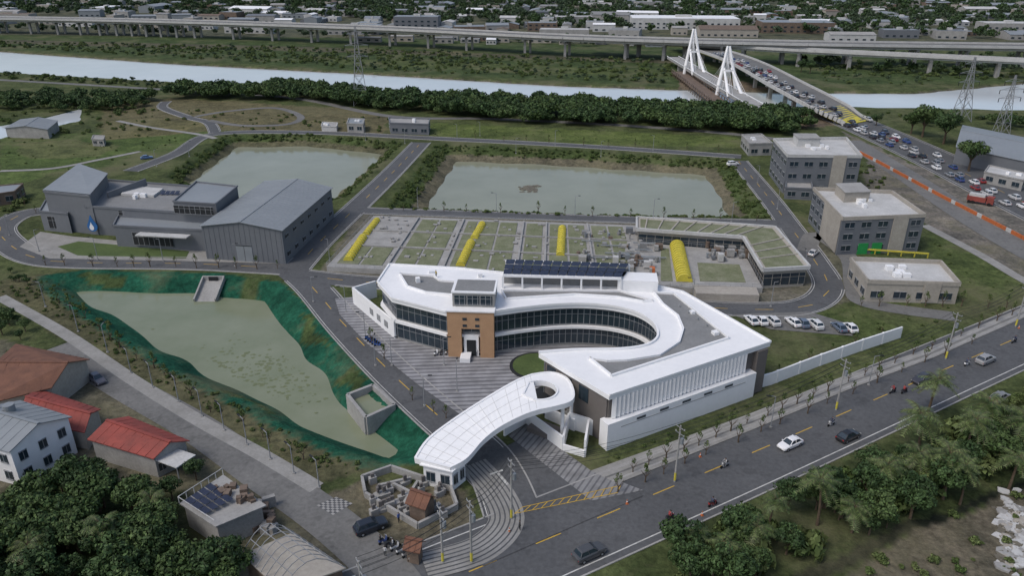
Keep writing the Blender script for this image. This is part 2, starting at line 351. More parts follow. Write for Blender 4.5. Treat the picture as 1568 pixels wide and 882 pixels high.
# ---------- helpers for buildings ----------
def winrow(b,p0,p1,z0,z1,n,fill=.6,m='glass'):
    p0=Vector(p0);p1=Vector(p1);d=(p1-p0);L=d.length;d.normalize();nn=Vector((d.y,-d.x))
    for i in range(n):
        c=p0+d*L*(i+.5)/n; hw=L/n*fill/2; a=c-d*hw+nn*.03;e=c+d*hw+nn*.03
        b('windows',m).beam((*a,(z0+z1)/2),(*e,(z0+z1)/2),.1,z1-z0)
        a2=a+nn*.06;e2=e+nn*.06
        b('window_frames','frame').beam((*a2,z0-.05),(*e2,z0-.05),.18,.1); b('window_frames').beam((*a2,z1+.05),(*e2,z1+.05),.18,.1)
        b('window_frames').beam((*(c+nn*.05),z0),(*(c+nn*.05),z1),.08,.12)
def band(b,p0,p1,z0,z1,step=1.6,m='glass',fr='frame'):
    p0=Vector(p0);p1=Vector(p1);d=(p1-p0);L=d.length;d.normalize();nn=Vector((d.y,-d.x))*.05
    b('glazing' if m=='glass' else 'openings',m).beam((*(p0+nn),(z0+z1)/2),(*(p1+nn),(z0+z1)/2),.1,z1-z0)
    for i in range(max(1,int(L/step))+1):
        c=p0+d*min(L,i*step)+nn*1.6; b('mullions',fr).beam((*c,z0),(*c,z1),.08,.1)
    for z in (z0,z1,(z0+z1*2)/3): b('mullions').beam((*(p0+nn*1.7),z),(*(p1+nn*1.7),z),.1,.07)
def bldg(name,px,h,wall,roof='conc',par=.7,floors=2,wins=True,rim=None,join=False,base=0.,done=True,units=2,b=None):
    b=b or B(name); q=ccw(PP(px,h)); b('walls',wall).prism(q,base,h-par)
    b('roof_'+roof,roof).sheet(inset(q,.25),h-par+.006)
    for i in range(len(q)):
        a,c=q[i-1],q[i]; d=(Vector(c)-Vector(a)).normalized()*.16
        b('parapet',rim or wall).beam((a[0]-d.x,a[1]-d.y,h-par/2),(c[0]+d.x,c[1]+d.y,h-par/2),.34,par)
        if wins:
            L=math.dist(a,c); n=max(2,int(L/4)); fh=(h-par)/floors
            for k in range(floors): winrow(b,a,c,base+k*fh+1.1,base+k*fh+min(2.6,fh-.6),n,.55)
    cx=sum(p[0] for p in q)/len(q);cy=sum(p[1] for p in q)/len(q); an=math.atan2(q[1][1]-q[0][1],q[1][0]-q[0][0])
    for k in range(units):
        b('rooftop_units','white').box(cx+R.uniform(-3,3),cy+R.uniform(-3,3),h-par+.01+k*.003,R.uniform(.8,1.8),R.uniform(.8,1.6),R.uniform(.6,1.2),an)
    return b.done(join) if done else (b,q)
def gable(b,px,he,hr,wall,roof,along=True,oh=.4):
    q=[Vector(P(u,v,he)) for u,v in px]  # FL FR BR BL
    if not along: q=[q[1],q[2],q[3],q[0]]
    m1=(q[0]+q[1])/2;m2=(q[3]+q[2])/2
    w=b('walls',wall); w.add([(*q[0],0),(*q[1],0),(*q[2],0),(*q[3],0),(*q[0],he),(*q[1],he),(*q[2],he),(*q[3],he),(*m1,hr),(*m2,hr)],[(0,1,5,8,4),(1,2,6,5),(2,3,7,9,6),(3,0,4,7)])
    d=(m2-m1).normalized()*oh
    r=b('roof',roof)
    for s,e in ((q[0],q[3]),(q[1],q[2])):
        o=(s-m1).normalized()*oh; dz=-(hr-he)/(s-m1).length*oh
        a0,a1=s-d+o,e+d+o; r.add([(*a0,he+dz+.05),(*a1,he+dz+.05),(*(m2+d),hr+.05),(*(m1-d),hr+.05),(*a0,he+dz+.2),(*a1,he+dz+.2),(*(m2+d),hr+.2),(*(m1-d),hr+.2)],[(0,1,2,3),(7,6,5,4),(0,4,5,1),(1,5,6,2),(2,6,7,3),(3,7,4,0)])
        n=max(3,int((a1-a0).length/1.5))
        for i in range(1,n):
            t=i/n; A=a0.lerp(a1,t);Bq=(m1-d).lerp(m2+d,t); b('roof_seams',roof).beam((*A,he+dz+.23),(*Bq,hr+.23),.1,.07)
    b('ridge',roof).beam((*(m1-d),hr+.25),(*(m2+d),hr+.25),.5,.1)
    return [tuple(x) for x in q]
def lerp2(a,c,t): return (a[0]+(c[0]-a[0])*t,a[1]+(c[1]-a[1])*t)
# ---------- main office building ----------
b=B('main_office_building'); h=9.6
curve=smooth(PP([(825,541),(880,537),(945,536),(985,531),(1004,521),(1007,508),(998,493),(975,479),(940,470),(895,466),(850,467),(800,472),(757,478)],h),5)
outer=PP([(683,478),(600,457),(578,432),(596,405),(700,411),(770,418),(960,432),(1000,437),(1045,447),(1180,524),(933,606)],h)
out=outer+curve
b('roof_slab','white').prism(out,8.75,9.6,True)
body=inset(out,.9); b('walls','conc').prism(body,0,8.75)
for g_ in ([(612,420),(664,424),(674,431),(758,437),(757,446),(705,442),(692,453),(652,449),(624,440)],
    [(1001,449),(1032,451),(1116,519),(936,577),(903,550),(930,554),(960,553),(1010,545),(1040,525),(1046,505),(1038,485),(1015,467)],
    [(768,446),(880,446),(950,447),(1000,462),(985,463),(945,456),(880,452),(775,459)]):
    q=ccw(PP(g_,9.6)); b('roof_deck','deck').sheet(q,9.612)
    for i in range(len(q)): b('roof_kerb','white').beam((*q[i-1],9.8),(*q[i],9.8),.35,.42)
cp=[Vector(c_) for c_ in curve]
for a,c in zip(cp,cp[1:]): b('curved_parapet','white').beam((*a,9.75),(*c,9.75),.35,.5)
op=outer
for a,c in zip(op,op[1:]): b('curved_parapet').beam((*a,9.7),(*c,9.7),.35,.36)
bb_=ccw(body)
for i in range(len(bb_)):
    a,c=bb_[i-1],bb_[i]; L=math.dist(a,c); mid=((a[0]+c[0])/2,(a[1]+c[1])/2)
    if L<.5: continue
    if L<12 or (L<22 and mid[0]<0):
        band(b,a,c,.7,3.8,1.5); band(b,a,c,5.0,8.2,1.5)
        d=(Vector(c)-Vector(a)).normalized(); n=Vector((d.y,-d.x))*.3
        b('floor_band','white').beam((a[0]+n.x,a[1]+n.y,4.4),(c[0]+n.x,c[1]+n.y,4.4),.8,.5)
ins=[Vector(P(u,v,h)) for u,v in ((825,541),(933,606),(1180,524),(1045,447))]
A0,A1=ins[1],ins[2]; d=(A1-A0).normalized(); nO=Vector((d.y,-d.x)); L=(A1-A0).length
b('end_walls','taupe').beam((*(A0+d*.5-nO*.75),6.9),(*(A1-d*.5-nO*.75),6.9),.3,3.7)
b('glazing','glass').beam((*(A0+d*1.5-nO*.55),6.9),(*(A1-d*5-nO*.55),6.9),.12,3.2)
nf=34
for i in range(nf):
    c=A0+d*(1.2+(L-7)*i/(nf-1))-nO*.15; b('facade_fins','white').beam((*c,5.05),(*c,8.75),.25,.7)
pod=[A0-d*.6+nO*.9,A0+d*(L-3.5)+nO*.9,A0+d*(L-3.5)-nO*1.2,A0-d*.6-nO*1.2]
b('podium','white').prism([tuple(x) for x in pod],0,4.9)
c=A0+d*2; e=A0+d*(L-6)
b('podium_groove','conc').beam((*(c+nO*.91),3.7),(*(e+nO*.91),3.7),.06,.12)
for i in range(5):
    c=A0+d*(6+(L-16)*i/4)+nO*.93; b('glazing').beam((*(c-d*.9),4.2),(*(c+d*.9),4.2),.1,.4)
c=A1-d*2.0-nO*.3; b('end_walls').beam((*(c-d*1.2),4.4),(*(c+d*1.2),4.4),1.4,8.6)
G0,G1=ins[0],ins[1]; dg=(G1-G0).normalized(); ng=Vector((dg.y,-dg.x))
b('end_walls').beam((*(G0+dg*1-ng*.55),4.4),(*(G1-dg*.8-ng*.55),4.4),.35,8.7)
for i in range(3): 
    c=G0+dg*(3+i*4)-ng*.34; b('glazing').beam((*(c-dg*1.1),6.8),(*(c+dg*1.1),6.8),.1,2.6)
w0,w1=Vector(P(540,440,4)),Vector(P(604,492,4)); b('return_wall','white').beam((*w0,2),(*w1,2),.4,4)
w2=Vector(P(575,430,4)); b('return_wall').beam((*w0,2),(*w2,2),.4,4)
for k in range(3):
    a=w0.lerp(w1,.45+k*.17)+Vector((-.25,-.1)); b('mullions').beam((*a,2),(*(a+(w1-w0).normalized()*1.5),2),.12,1.4)
t0,t1=Vector(P(684,477,9.9)),Vector(P(756,479,9.9)); dt=(t1-t0).normalized(); nb=Vector((-dt.y,dt.x))
W=(t1-t0).length
def tq(a,bq,c,e): return [tuple(t0+dt*a+nb*c),tuple(t0+dt*bq+nb*c),tuple(t0+dt*bq+nb*e),tuple(t0+dt*a+nb*e)]
T=b('entrance_tower','tan')
T.prism(tq(0,W*.30,0,9),0,9.9);T.prism(tq(W*.70,W,0,9),0,9.9);T.prism(tq(W*.30,W*.70,.004,9),6.3,9.9,True)
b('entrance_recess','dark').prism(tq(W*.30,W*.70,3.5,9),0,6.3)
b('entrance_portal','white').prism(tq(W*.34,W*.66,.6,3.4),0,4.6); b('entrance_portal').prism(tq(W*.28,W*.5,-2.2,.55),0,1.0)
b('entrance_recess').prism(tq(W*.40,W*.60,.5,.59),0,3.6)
b('tower_roof','white').prism(tq(-.2,W+.2,-.2,9),9.9,10.15,True)
b('tower_penthouse','conc').prism(tq(W*.1,W,1.8,8),10.15,13.0)
for k in range(3):
    a0=t0+dt*(W*(.14+.28*k))+nb*1.75; band(b,tuple(a0),tuple(a0+dt*W*.25),10.6,12.6,1.)
b('tower_penthouse_roof','white').prism(tq(W*.08,W+.2,1.6,8.2),13.0,13.3,True); b('roof_deck').prism(tq(W*.14,W-.2,2.2,7.6),13.3,13.31)
for k in (.33,.6): 
    for z in (7.2,8.6): b('windows','glass').beam((*(t0+dt*W*k-nb*.03),z-.2),(*(t0+dt*W*(k+.09)-nb*.03),z-.2),.1,.5)
q=[Vector(x) for x in (PP([(770,441),(950,446),(962,428),(775,421)],9.6))]
for t in np.linspace(0,1,7):
    a=q[0].lerp(q[1],t); c=q[3].lerp(q[2],t); b('solar_frame','white').beam((*a,9.6),(*a,12.3),.35,.35); b('solar_frame').beam((*c,9.6),(*c,12.9),.35,.35)
b('plant_room','deck').prism([tuple(q[0].lerp(q[3],.35)),tuple(q[1].lerp(q[2],.35)),tuple(q[2]),tuple(q[3])],9.6,12.0)
b('solar_frame').beam((*q[0],12.4),(*q[1],12.4),.5,.5); b('solar_frame').beam((*q[3],12.9),(*q[2],12.9),.5,.4)
for r_ in range(3):
    for c_ in range(13):
        def cr(t,s): 
            v=q[0].lerp(q[1],t).lerp(q[3].lerp(q[2],t),s); return (v.x,v.y,12.7+s*.55)
        e=.004; s0,s1=r_/3+.015,(r_+1)/3-.015; a0,a1=c_/13+e,(c_+1)/13-e
        b('solar_panels','solar').add([cr(a0,s0),cr(a1,s0),cr(a1,s1),cr(a0,s1)],[(0,1,2,3)])
for (u,v) in ((735,424),(1000,445),(1060,480),(660,418),(1095,512),(640,432)):
    x,y=P(u,v,9.6); b('rooftop_units','white').box(x,y,9.62,R.uniform(.7,1.4),R.uniform(.7,1.2),R.uniform(.5,1.),.3)
for k in range(5):
    x,y=P(1040+k*14,470+k*10,9.6); b('roof_vents','frame').cyl((x,y,9.61),(x,y,10.1),.15,n=8)
x,y=P(975,440,9.6); b('stair_head','white').box(x,y,9.6,8,4.5,2.4,-.1)
b.done()
b=B('courtyard_garden'); x,y=P(822,562); 
rr=[(x+5.2*math.cos(t),y+5.2*math.sin(t)) for t in np.linspace(0,2*math.pi,40,endpoint=False)]
b('rim','dark').prism(rr,.1,.3); b('lawn','grs2').prism([(x+4.6*math.cos(t),y+4.6*math.sin(t)) for t in np.linspace(0,2*math.pi,40,endpoint=False)],.3,.42); b.done()
# entrance canopy
b=B('entrance_canopy')
up=smooth([(*P(u,v,hh),hh) for u,v,hh in ((636,702,4.2),(655,674,4.8),(692,645,5.6),(742,612,6.7),(790,584,7.7),(815,574,8))],5)
lo=smooth([(*P(u,v,hh),hh) for u,v,hh in ((690,716,4.2),(714,702,4.8),(738,675,5.6),(765,654,6.7),(800,636,7.7),(826,627,8))],5)
n=len(up); pan=b('canopy_roof','white')
for i in range(n-1):
    a,c,e,f_=up[i],up[i+1],lo[i+1],lo[i]
    pan.add([a,c,e,f_],[(3,2,1,0)]); pan.add([(x,y,z-.7) for x,y,z in (a,c,e,f_)],[(0,1,2,3)])
    for s,t in ((a,c),(f_,e)): b('canopy_edge','white').beam((s[0],s[1],s[2]-.3),(t[0],t[1],t[2]-.3),.35,.9)
    if i%2==0: b('panel_joints','lconc').beam((a[0],a[1],a[2]+.005),(f_[0],f_[1],f_[2]+.005),.05,.025)
    for s in (.25,.5,.75):
        b('panel_joints').beam(Vector(a).lerp(Vector(f_),s)+Vector((0,0,.005)),Vector(c).lerp(Vector(e),s)+Vector((0,0,.005)),.05,.02)
b('canopy_edge').beam((up[0][0],up[0][1],3.9),(lo[0][0],lo[0][1],3.9),.4,.9)
cx,cy=P(826,598,8); 
ring=smooth(PP([(815,574),(845,571),(868,580),(878,600),(874,614),(850,622),(826,627)],8),6)
m0=Vector(up[-1][:2]);m1=Vector(lo[-1][:2])
outl=[tuple(p[:2]) for p in ring]+[tuple(m1.lerp(m0,t)) for t in np.linspace(0,1,9)[1:-1]]
outl=ccw(outl); rO=2.9
inn=[]
for p in outl:
    v=Vector(p)-Vector((cx,cy)); v.normalize(); inn.append((cx+v.x*rO,cy+v.y*rO))
nn_=len(outl)
for z0,fl in ((8.0,False),(7.3,True)):
    for i in range(nn_):
        j=(i+1)%nn_; vs=[(*outl[i],z0),(*outl[j],z0),(*inn[j],z0),(*inn[i],z0)]; pan.add(vs,[(0,1,2,3) if not fl else (3,2,1,0)])
for i in range(nn_):
    j=(i+1)%nn_; b('canopy_edge').beam((*inn[i],7.7),(*inn[j],7.7),.3,.95)
rg=[tuple(p[:2]) for p in ring]
for a,c in zip(rg,rg[1:]): b('canopy_edge').beam((*a,7.7),(*c,7.7),.35,.9)
for u,v in ((862,617),(876,596)):
    x,y=P(u,v,7.3); b('columns','white').cyl((x,y,0),(x,y,7.4),.3,n=12)
b.done()
b=B('gatehouse'); q=PP([(648,712),(692,722),(712,706),(668,694)],3.6); b('walls','white').prism(q,0,3.6)
qq=ccw(q)
for i in range(4): winrow(b,qq[i-1],qq[i],1.,2.6,2,.6)
b('roof','white').prism(inset(q,-.35),3.6,3.8,True); b.done()
b=B('garden_wall')
for a,c,hh in (((772,668),(805,648),2.2),((805,648),(862,690),2.6),((862,690),(870,655),2.8),((870,655),(925,672),3.),((895,700),(900,668),3.2),((835,640),(880,660),2.2),((862,690),(895,700),1.2)):
    x0,y0=P(*a,0);x1,y1=P(*c,0); b('walls','white').beam((x0,y0,hh/2),(x1,y1,hh/2),.35,hh)
for k in range(9):
    x,y=P(862+k*4,640-k*3.5,k*.4); b('steps','conc').box(x,y,0,2.6,.8,.4+k*.4,.9)
x,y=P(848,618); b('pit','dark').box(x,y,.13,7,5,2.2,.5)
x,y=P(838,664); b('planter','taupe').box(x,y,.13,6,3,.9,-.6)
b.done()
b=B('boundary_wall'); p=PP([(1150,597),(1180,589),(1252,561),(1318,537),(1378,517)])
for a,c in zip(p,p[1:]): b('panel','white').beam((*a,1.25),(*c,1.25),.3,2.5)
for x,y,an in even(p,6): b('piers','white').box(x,y,0,.5,.4,2.56,an)
b.done()
# ---------- warehouse ----------
b=B('grey_warehouse'); q=gable(b,[(308,346),(431,353),(507,288),(406,278)],9,10.6,'gwal','gmet')
a,c=Vector(q[1]),Vector(q[2])
winrow(b,a,c,1.5,2.6,7,.35,'dark'); winrow(b,a,c,6.4,7.2,7,.35,'glass')
d=(Vector(q[1])-Vector(q[0])); 
for t in np.linspace(.02,.98,16): 
    x=Vector(q[0])+d*t; b('wall_seams','gwal').beam((x.x,x.y-.03,0),(x.x,x.y-.03,9.+ (1.4*(1-abs(2*t-1)))),.06,.08)
x0=Vector(q[0])+d*.4;x1=Vector(q[0])+d*.6; b('door','gmet').beam((x0.x,x0.y-.05,2.1),(x1.x,x1.y-.05,2.1),.12,4.2)
b('door_frame','dark').beam((x0.x,x0.y-.07,4.3),(x1.x,x1.y-.07,4.3),.14,.12); xm=(x0+x1)/2; b('door_frame').beam((xm.x,xm.y-.1,0),(xm.x,xm.y-.1,4.2),.08,.08); b.done()
# ---------- left office ----------
b=B('exhibition_building')
bldg('',[(67,292),(137,299),(163,266),(121,255)],11.5,'gwal','gmet',.5,3,b=b,done=False,units=0,wins=False)
bldg('',[(130,314),(282,324),(300,284),(163,274)],8.5,'gwal','deck',.6,2,b=b,done=False,units=3,wins=False)
bldg('',[(173,344),(312,351),(331,322),(188,315)],6.2,'gwal','gmet',.5,1,b=b,done=False,units=0,wins=False)
bldg('',[(265,307),(330,311),(363,284),(300,277)],11.5,'gwal','gmet',.4,2,b=b,done=False,units=0,wins=False)
bldg('',[(60,322),(103,326),(110,312),(70,305)],6,'gwal','gmet',.4,1,b=b,done=False,units=0,wins=False)
r=b('sloped_roof','gmet'); A=P(65,291,11.6);Bq=P(138,298,11.6);Cq=P(165,264,12.4);D=P(120,250,13.2); r.add([(*A,11.7),(*Bq,11.7),(*Cq,12.2),(*D,13.2)],[(0,1,2,3)]); r.add([(*A,11.5),(*Bq,11.5),(*Cq,12.0),(*D,13.0)],[(3,2,1,0)])
for (u,v,hh,wu,z0,z1) in ((200,345,6.2,60,1,4.5),(70,322,6,28,1,4.5),(265,309,11.5,60,8.6,10.8),(180,316,8.5,80,6.2,7.6)):
    a=P(u,v+1,hh);c=P(u+wu,v+1+wu*.05,hh); band(b,(a[0],a[1]-.1),(c[0],c[1]-.1),z0,z1,1.5,'dark')
x0=P(212,347,6.2);x1=P(290,351,6.2); b('canopy','lconc').beam((x0[0],x0[1]-1.2,4.6),(x1[0],x1[1]-1.2,4.6),2.4,.3)
b('wind_wall','gwal').beam((*P(165,300,8.5),8.5),(*P(225,284,8.5),9.6),.4,2.2)
b('skylight','lconc').prism(PP([(185,296),(235,299),(250,288),(200,284)],8.6),7.95,8.6)
for u,v in ((265,296),(150,290)):
    x,y=P(u,v,8.5); 
    for k in range(4): b('solar_panels','solar').add([(x+k*1.4-4,y,8.2),(x+k*1.4-2.8,y,8.2),(x+k*1.4-2.8,y+2,8.7),(x+k*1.4-4,y+2,8.7)],[(0,1,2,3)])
dx,dy=P(136,316,8.5); dy-=.45; pts=[]
for t in np.linspace(0,2*math.pi,26,endpoint=False):
    pts.append((dx+1.4*math.cos(t)*(1-max(0,math.sin(t))**2*.75),dy,3.+1.6*math.sin(t)+max(0,math.sin(t))**3*1.6))
b('drop_emblem','blu').add(pts+[(x,y-.15,z) for x,y,z in pts],[tuple(range(26)),tuple(range(26,52))[::-1]]+[(i,(i+1)%26,26+(i+1)%26,26+i) for i in range(26)])
pts2=[(dx-.2+(x-dx)*.45,dy-.2,2.6+(z-3)*.5) for x,y,z in pts]; b('drop_highlight','white').add(pts2,[tuple(range(26))]); b.done()
# ---------- treatment plant deck ----------
b=B('water_treatment_deck'); dp=[(572,330),(975,345),(985,372),(1138,384),(1168,441),(1060,441),(985,434),(500,408)]
q=PP(dp,1.3); b('retaining_walls','conc').prism(q,0,1.3)
TL,TR,BR_,BL=[Vector(P(u,v,1.3)) for u,v in ((576,332),(958,346),(985,430),(512,406))]
def bil(s,t): return tuple(TL.lerp(TR,s).lerp(BL.lerp(BR_,s),t))
cols=[(.0,.16),(.19,.34),(.375,.42),(.43,.58),(.61,.68),(.70,.84),(.86,.99)]
for s0,s1 in cols:
    for t0_,t1_ in ((.03,.3),(.33,.62),(.65,.97)):
        if R.random()<.08: continue
        k=2 if s1-s0>.12 else 1
        for j in range(k):
            a=s0+(s1-s0)*j/k+.004;c=s0+(s1-s0)*(j+1)/k-.004
            b('green_roof_beds','grs').prism([bil(a,t0_),bil(c,t0_),bil(c,t1_),bil(a,t1_)],1.3,1.45)
for s in (.175,.36,.60,.69,.85):
    b('walkways','conc').beam((*bil(s,.0),1.55),(*bil(s,1.),1.55),.5,.5)
for t in (.315,.635): b('cross_walkways','conc').beam((*bil(0,t),1.5),(*bil(1,t),1.5),.5,.4)
for k in range(110):
    s,t=R.random(),R.random(); x,y=bil(s,t); b('hatches','conc').box(x,y,1.46,R.uniform(.4,1.3),R.uniform(.4,1.2),R.uniform(.1,.4),-.1)
for e in range(len(q)):
    a,c=Vector(q[e-1]),Vector(q[e]); b('railing','frame').beam((*a,2.3),(*c,2.3),.06,.06); b('railing').beam((*a,1.85),(*c,1.85),.04,.04)
    for x,y,an in even([tuple(a),tuple(c)],2.5): b('railing').beam((x,y,1.3),(x,y,2.3),.05,.05)
b.done()
def tube(a,c,r):
    b=B('yellow_tank_cover'); a=Vector(a);c=Vector(c);d=(c-a);L=d.length;d.normalize();n=Vector((-d.y,d.x)); N=int(L/1.5)*2
    for i in range(N):
        rr=r*(1 if i%2 else .78); vs=[]
        for e in (0,1):
            o=a+d*L*(i+e)/N
            for t in np.linspace(0,math.pi,11): vs.append((*(o+n*rr*math.cos(t)),1.4+rr*1.0*math.sin(t)))
        b('shell','yt').add(vs,[(j,j+1,12+j,11+j) for j in range(10)]+[tuple(range(11)),tuple(range(11,22))[::-1]])
    b.done(True)
for u0,v0,u1,v1,r in ((578,337,560,360,1.0),(557,363,533,400,1.2),(739,343,726,366,1.1),(722,371,705,408,1.2),(861,349,858,392,1.1),(1036,376,1048,432,1.9)):
    tube(P(u0,v0,1.3),P(u1,v1,1.3),r)
b=B('treatment_equipment')
for k in range(95):
    u,v=R.choice([(R.uniform(885,985),R.uniform(356,408)),(R.uniform(1080,1150),R.uniform(378,400)),(R.uniform(960,1010),R.uniform(380,430))]); x,y=P(u,v,1.3); m=R.choice(['conc','lconc','gmet','rust','conc','deck','deck','gwal','conc'])
    if k==3: m='org'
    if R.random()<.5: b('unit_'+m,m).box(x,y,1.45+k*.002,R.uniform(.6,2.2),R.uniform(.6,1.8),R.uniform(.5,1.9),-.1)
    else: b('unit_'+m,m).cyl((x,y,1.5),(x,y,R.uniform(2.,3.2)),R.uniform(.2,.6),n=12)
for k in range(14):
    x,y=P(R.uniform(890,985),R.uniform(360,405),1.3); b('pipes','gmet').cyl((x,y,2),(x+R.uniform(3,8),y-.5,2),.18,n=8)
b('sunk_lawn','grs').prism(PP([(1068,402),(1132,405),(1142,432),(1072,430)],1.4),1.3,1.42)
b('access_lawn','grs').prism(PP([(1012,380),(1024,381),(1030,430),(1012,430)],1.4),1.3,1.42)
b.done()
b=B('pump_station_pavilion'); px=[(975,332),(1187,347),(1240,408),(1168,412),(1138,362),(975,350)]; hh=5.2
q=ccw(PP(px,hh)); qi=inset(q,.6); b('walls','beige').prism(qi,0,4.6); b('roof_slab','beige').prism(q,4.6,5.0,True)
b('green_roof','grs').sheet(inset(q,1.0),5.01)
for i in range(len(q)):
    b('parapet','lconc').beam((*q[i-1],5.0),(*q[i],5.0),.5,.9)
    band(b,qi[i-1],qi[i],.6,3.6,2.2,'glass' if i%2 else 'dark','beige')
wp=PP(px,hh)
for t in np.linspace(.08,.92,8):
    a=lerp2(wp[0],wp[1],t);c=lerp2(wp[5],wp[4],t); b('roof_beams','beige').beam((*a,5.1),(*c,5.1),.35,.3)
for t in (.3,.5,.7): b('roof_beams').beam((*lerp2(wp[1],wp[2],t),5.1),(*lerp2(wp[4],wp[3],t),5.1),.35,.3)
b.done()
b=B('low_annex'); q=ccw(PP([(1062,436),(1158,440),(1163,452),(1066,449)],1.8)); b('walls','beige').prism(q,0,1.8); b.done()
# ---------- right blocks ----------
def block(name,px,h,wall,roof='conc',fl=3,doors=True,**k):
    b,q=bldg(name,px,h,wall,roof,1.0,fl,done=False,rim=k.get('rim'),units=6)
    w=PP(px,h); FL,FR=Vector(w[0]),Vector(w[1]); d=FR-FL
    if doors:
        for t in (.25,.42): b('doors','grn').beam((*(FL+d*t+Vector((0,-.12))),1.5),(*(FL+d*(t+.12)+Vector((0,-.12))),1.5),.15,3)
    b('wall_panels','beige').beam((*(FL+d*.62+Vector((0,-.15))),h/2),(*(FL+d*.8+Vector((0,-.15))),h/2),.25,h-.5)
    BLv=Vector(w[3]); sd=(BLv-FL); ns=Vector((sd.y,-sd.x)).normalized(); ns=ns if ns.x<0 else -ns
    if k.get('side'): b('side_cladding','beige').beam((*(FL+sd*.03+ns*.14),h/2-.3),(*(FL+sd*.55+ns*.14),h/2-.3),.16,h-1.2)
    if k.get('head',True):
        c=(FL+FR+Vector(w[2])+Vector(w[3]))/4; e=(Vector(w[3])-FL)*.15;dd=d*.16; cc=c+(Vector(w[3])-FL)*.25-d*.1
        b('stair_head',k.get('rim') or wall).prism([tuple(cc-dd-e),tuple(cc+dd-e),tuple(cc+dd+e),tuple(cc-dd+e)],h-.99,h+1.8); b('stair_roof','conc').prism([tuple(cc-dd*1.05-e*1.1),tuple(cc+dd*1.05-e*1.1),tuple(cc+dd*1.05+e*1.1),tuple(cc-dd*1.05+e*1.1)],h+1.8,h+2.0,True)
    b.done()
block('control_building',[(1207,236),(1320,237),(1296,209),(1185,211)],13,'gwal','lconc',3,False,rim='lconc')
block('sludge_treatment_building',[(1291,332),(1418,327),(1366,291),(1246,286)],10.5,'gwal','lconc',3,rim='beige',side=True)
block('substation_building',[(1330,428),(1471,432),(1441,398),(1303,393)],5.4,'beige','lconc',1,False,rim='beige',head=False)
bldg('small_utility_building',[(1148,219),(1183,218),(1166,204),(1136,205)],5,'conc','conc',.5,1)
bldg('small_utility_building',[(1203,286),(1245,288),(1240,268),(1205,268)],4,'gwal','conc',.5,1)
b=B('green_gate_panel'); b('panel','grn').beam((*P(1203,290),1.6),(*P(1224,291),1.6),.15,3.2); b.done()
bldg('park_service_building',[(597,187),(656,189),(658,181),(595,179)],5,'gwal','conc',.5,1)
bldg('small_utility_building',[(531,188),(556,189),(558,181),(534,180)],4,'conc','gmet',.4,1)
bldg('small_utility_building',[(492,192),(515,193),(517,187),(494,186)],2.5,'lconc','conc',.3,1,wins=False)
b=B('metal_shed'); gable(b,[(8,196),(72,198),(88,185),(32,183)],4,5.2,'conc','gmet'); b.done(True)
b=B('large_grey_factory'); gable(b,[(1465,225),(1640,262),(1640,225),(1475,192)],6,8,'gwal','gmet',False); b.done()
bldg('small_utility_building',[(1508,262),(1568,275),(1575,265),(1515,252)],4,'conc','lconc',.4,1)
bldg('toilet_block',[(140,212),(158,213),(160,207),(143,206)],3,'conc','conc',.3,1,units=0)
bldg('small_house',[(-20,298),(22,292),(35,280),(-10,284)],4,'rust','gmet',.3,1,units=0)
b=B('yellow_gantry_pipe'); a=P(1280,385);c=P(1420,395); b('beam','yt').beam((a[0],a[1],1.2),(c[0],c[1],1.2),.35,.35)
for t in np.linspace(0,1,8): x,y=lerp2(a,c,t); b('posts','yt').beam((x,y,0),(x,y,1.4),.25,.25)
b.done()
b=B('concrete_outfall'); w=b('walls','conc'); 
q4=PP([(532,605),(571,590),(604,620),(560,640)],.6)
for i in range(4): w.beam((*q4[i-1],-1.2),(*q4[i],-1.2),.6,4.)
b('pool','wp3').sheet(q4,-.55); b.done()
b=B('concrete_inlet_chute'); x,y=P(318,452,-2)
w=b('walls','conc'); w.beam((x-2.5,y+5,.2),(x-2.5,y-2,-2.6),.35,1.2); w.beam((x+2.5,y+5,.2),(x+2.5,y-2,-2.6),.35,1.2); w.beam((x,y+5,-.3),(x,y-2,-3.),5,.3); w.beam((x-2.6,y+5,.2),(x+2.6,y+5,.2),.4,1.2); b('opening','dark').box(x,y+4.7,-.6,2.2,.3,1.3); b.done()
b=B('pond_algae'); pz=[(R.gauss(400,70),R.gauss(570,28)) for _ in range(420)]
WP3=PP([(135,458),(310,475),(400,485),(440,545),(500,605),(530,650),(590,690),(500,650),(330,562),(180,482)],-2.8)
for k,(u,v) in enumerate(pz):
    x,y=P(u,v,-2.8)
    if not inpoly(np.array([x]),np.array([y]),WP3)[0]: continue
    r0=R.uniform(.1,.6); b('algae','alg').sheet([(x+r0*R.uniform(.4,1.3)*math.cos(t),y+r0*R.uniform(.4,1.)*math.sin(t)) for t in np.linspace(0,6.28,8)[:-1]],-2.794+k*.00005)
b.done()
b=B('pond_islet')
for _ in range(60):
    x,y=P(811+R.gauss(0,7),288+R.gauss(0,2.5),-4); r0=R.uniform(.4,1.3); b('mud','mud').prism([(x+r0*R.uniform(.5,1.2)*math.cos(t),y+r0*R.uniform(.5,1.)*math.sin(t)) for t in np.linspace(0,6.28,8)[:-1]],-4.1,-3.98+R.uniform(0,.15))
b.done()
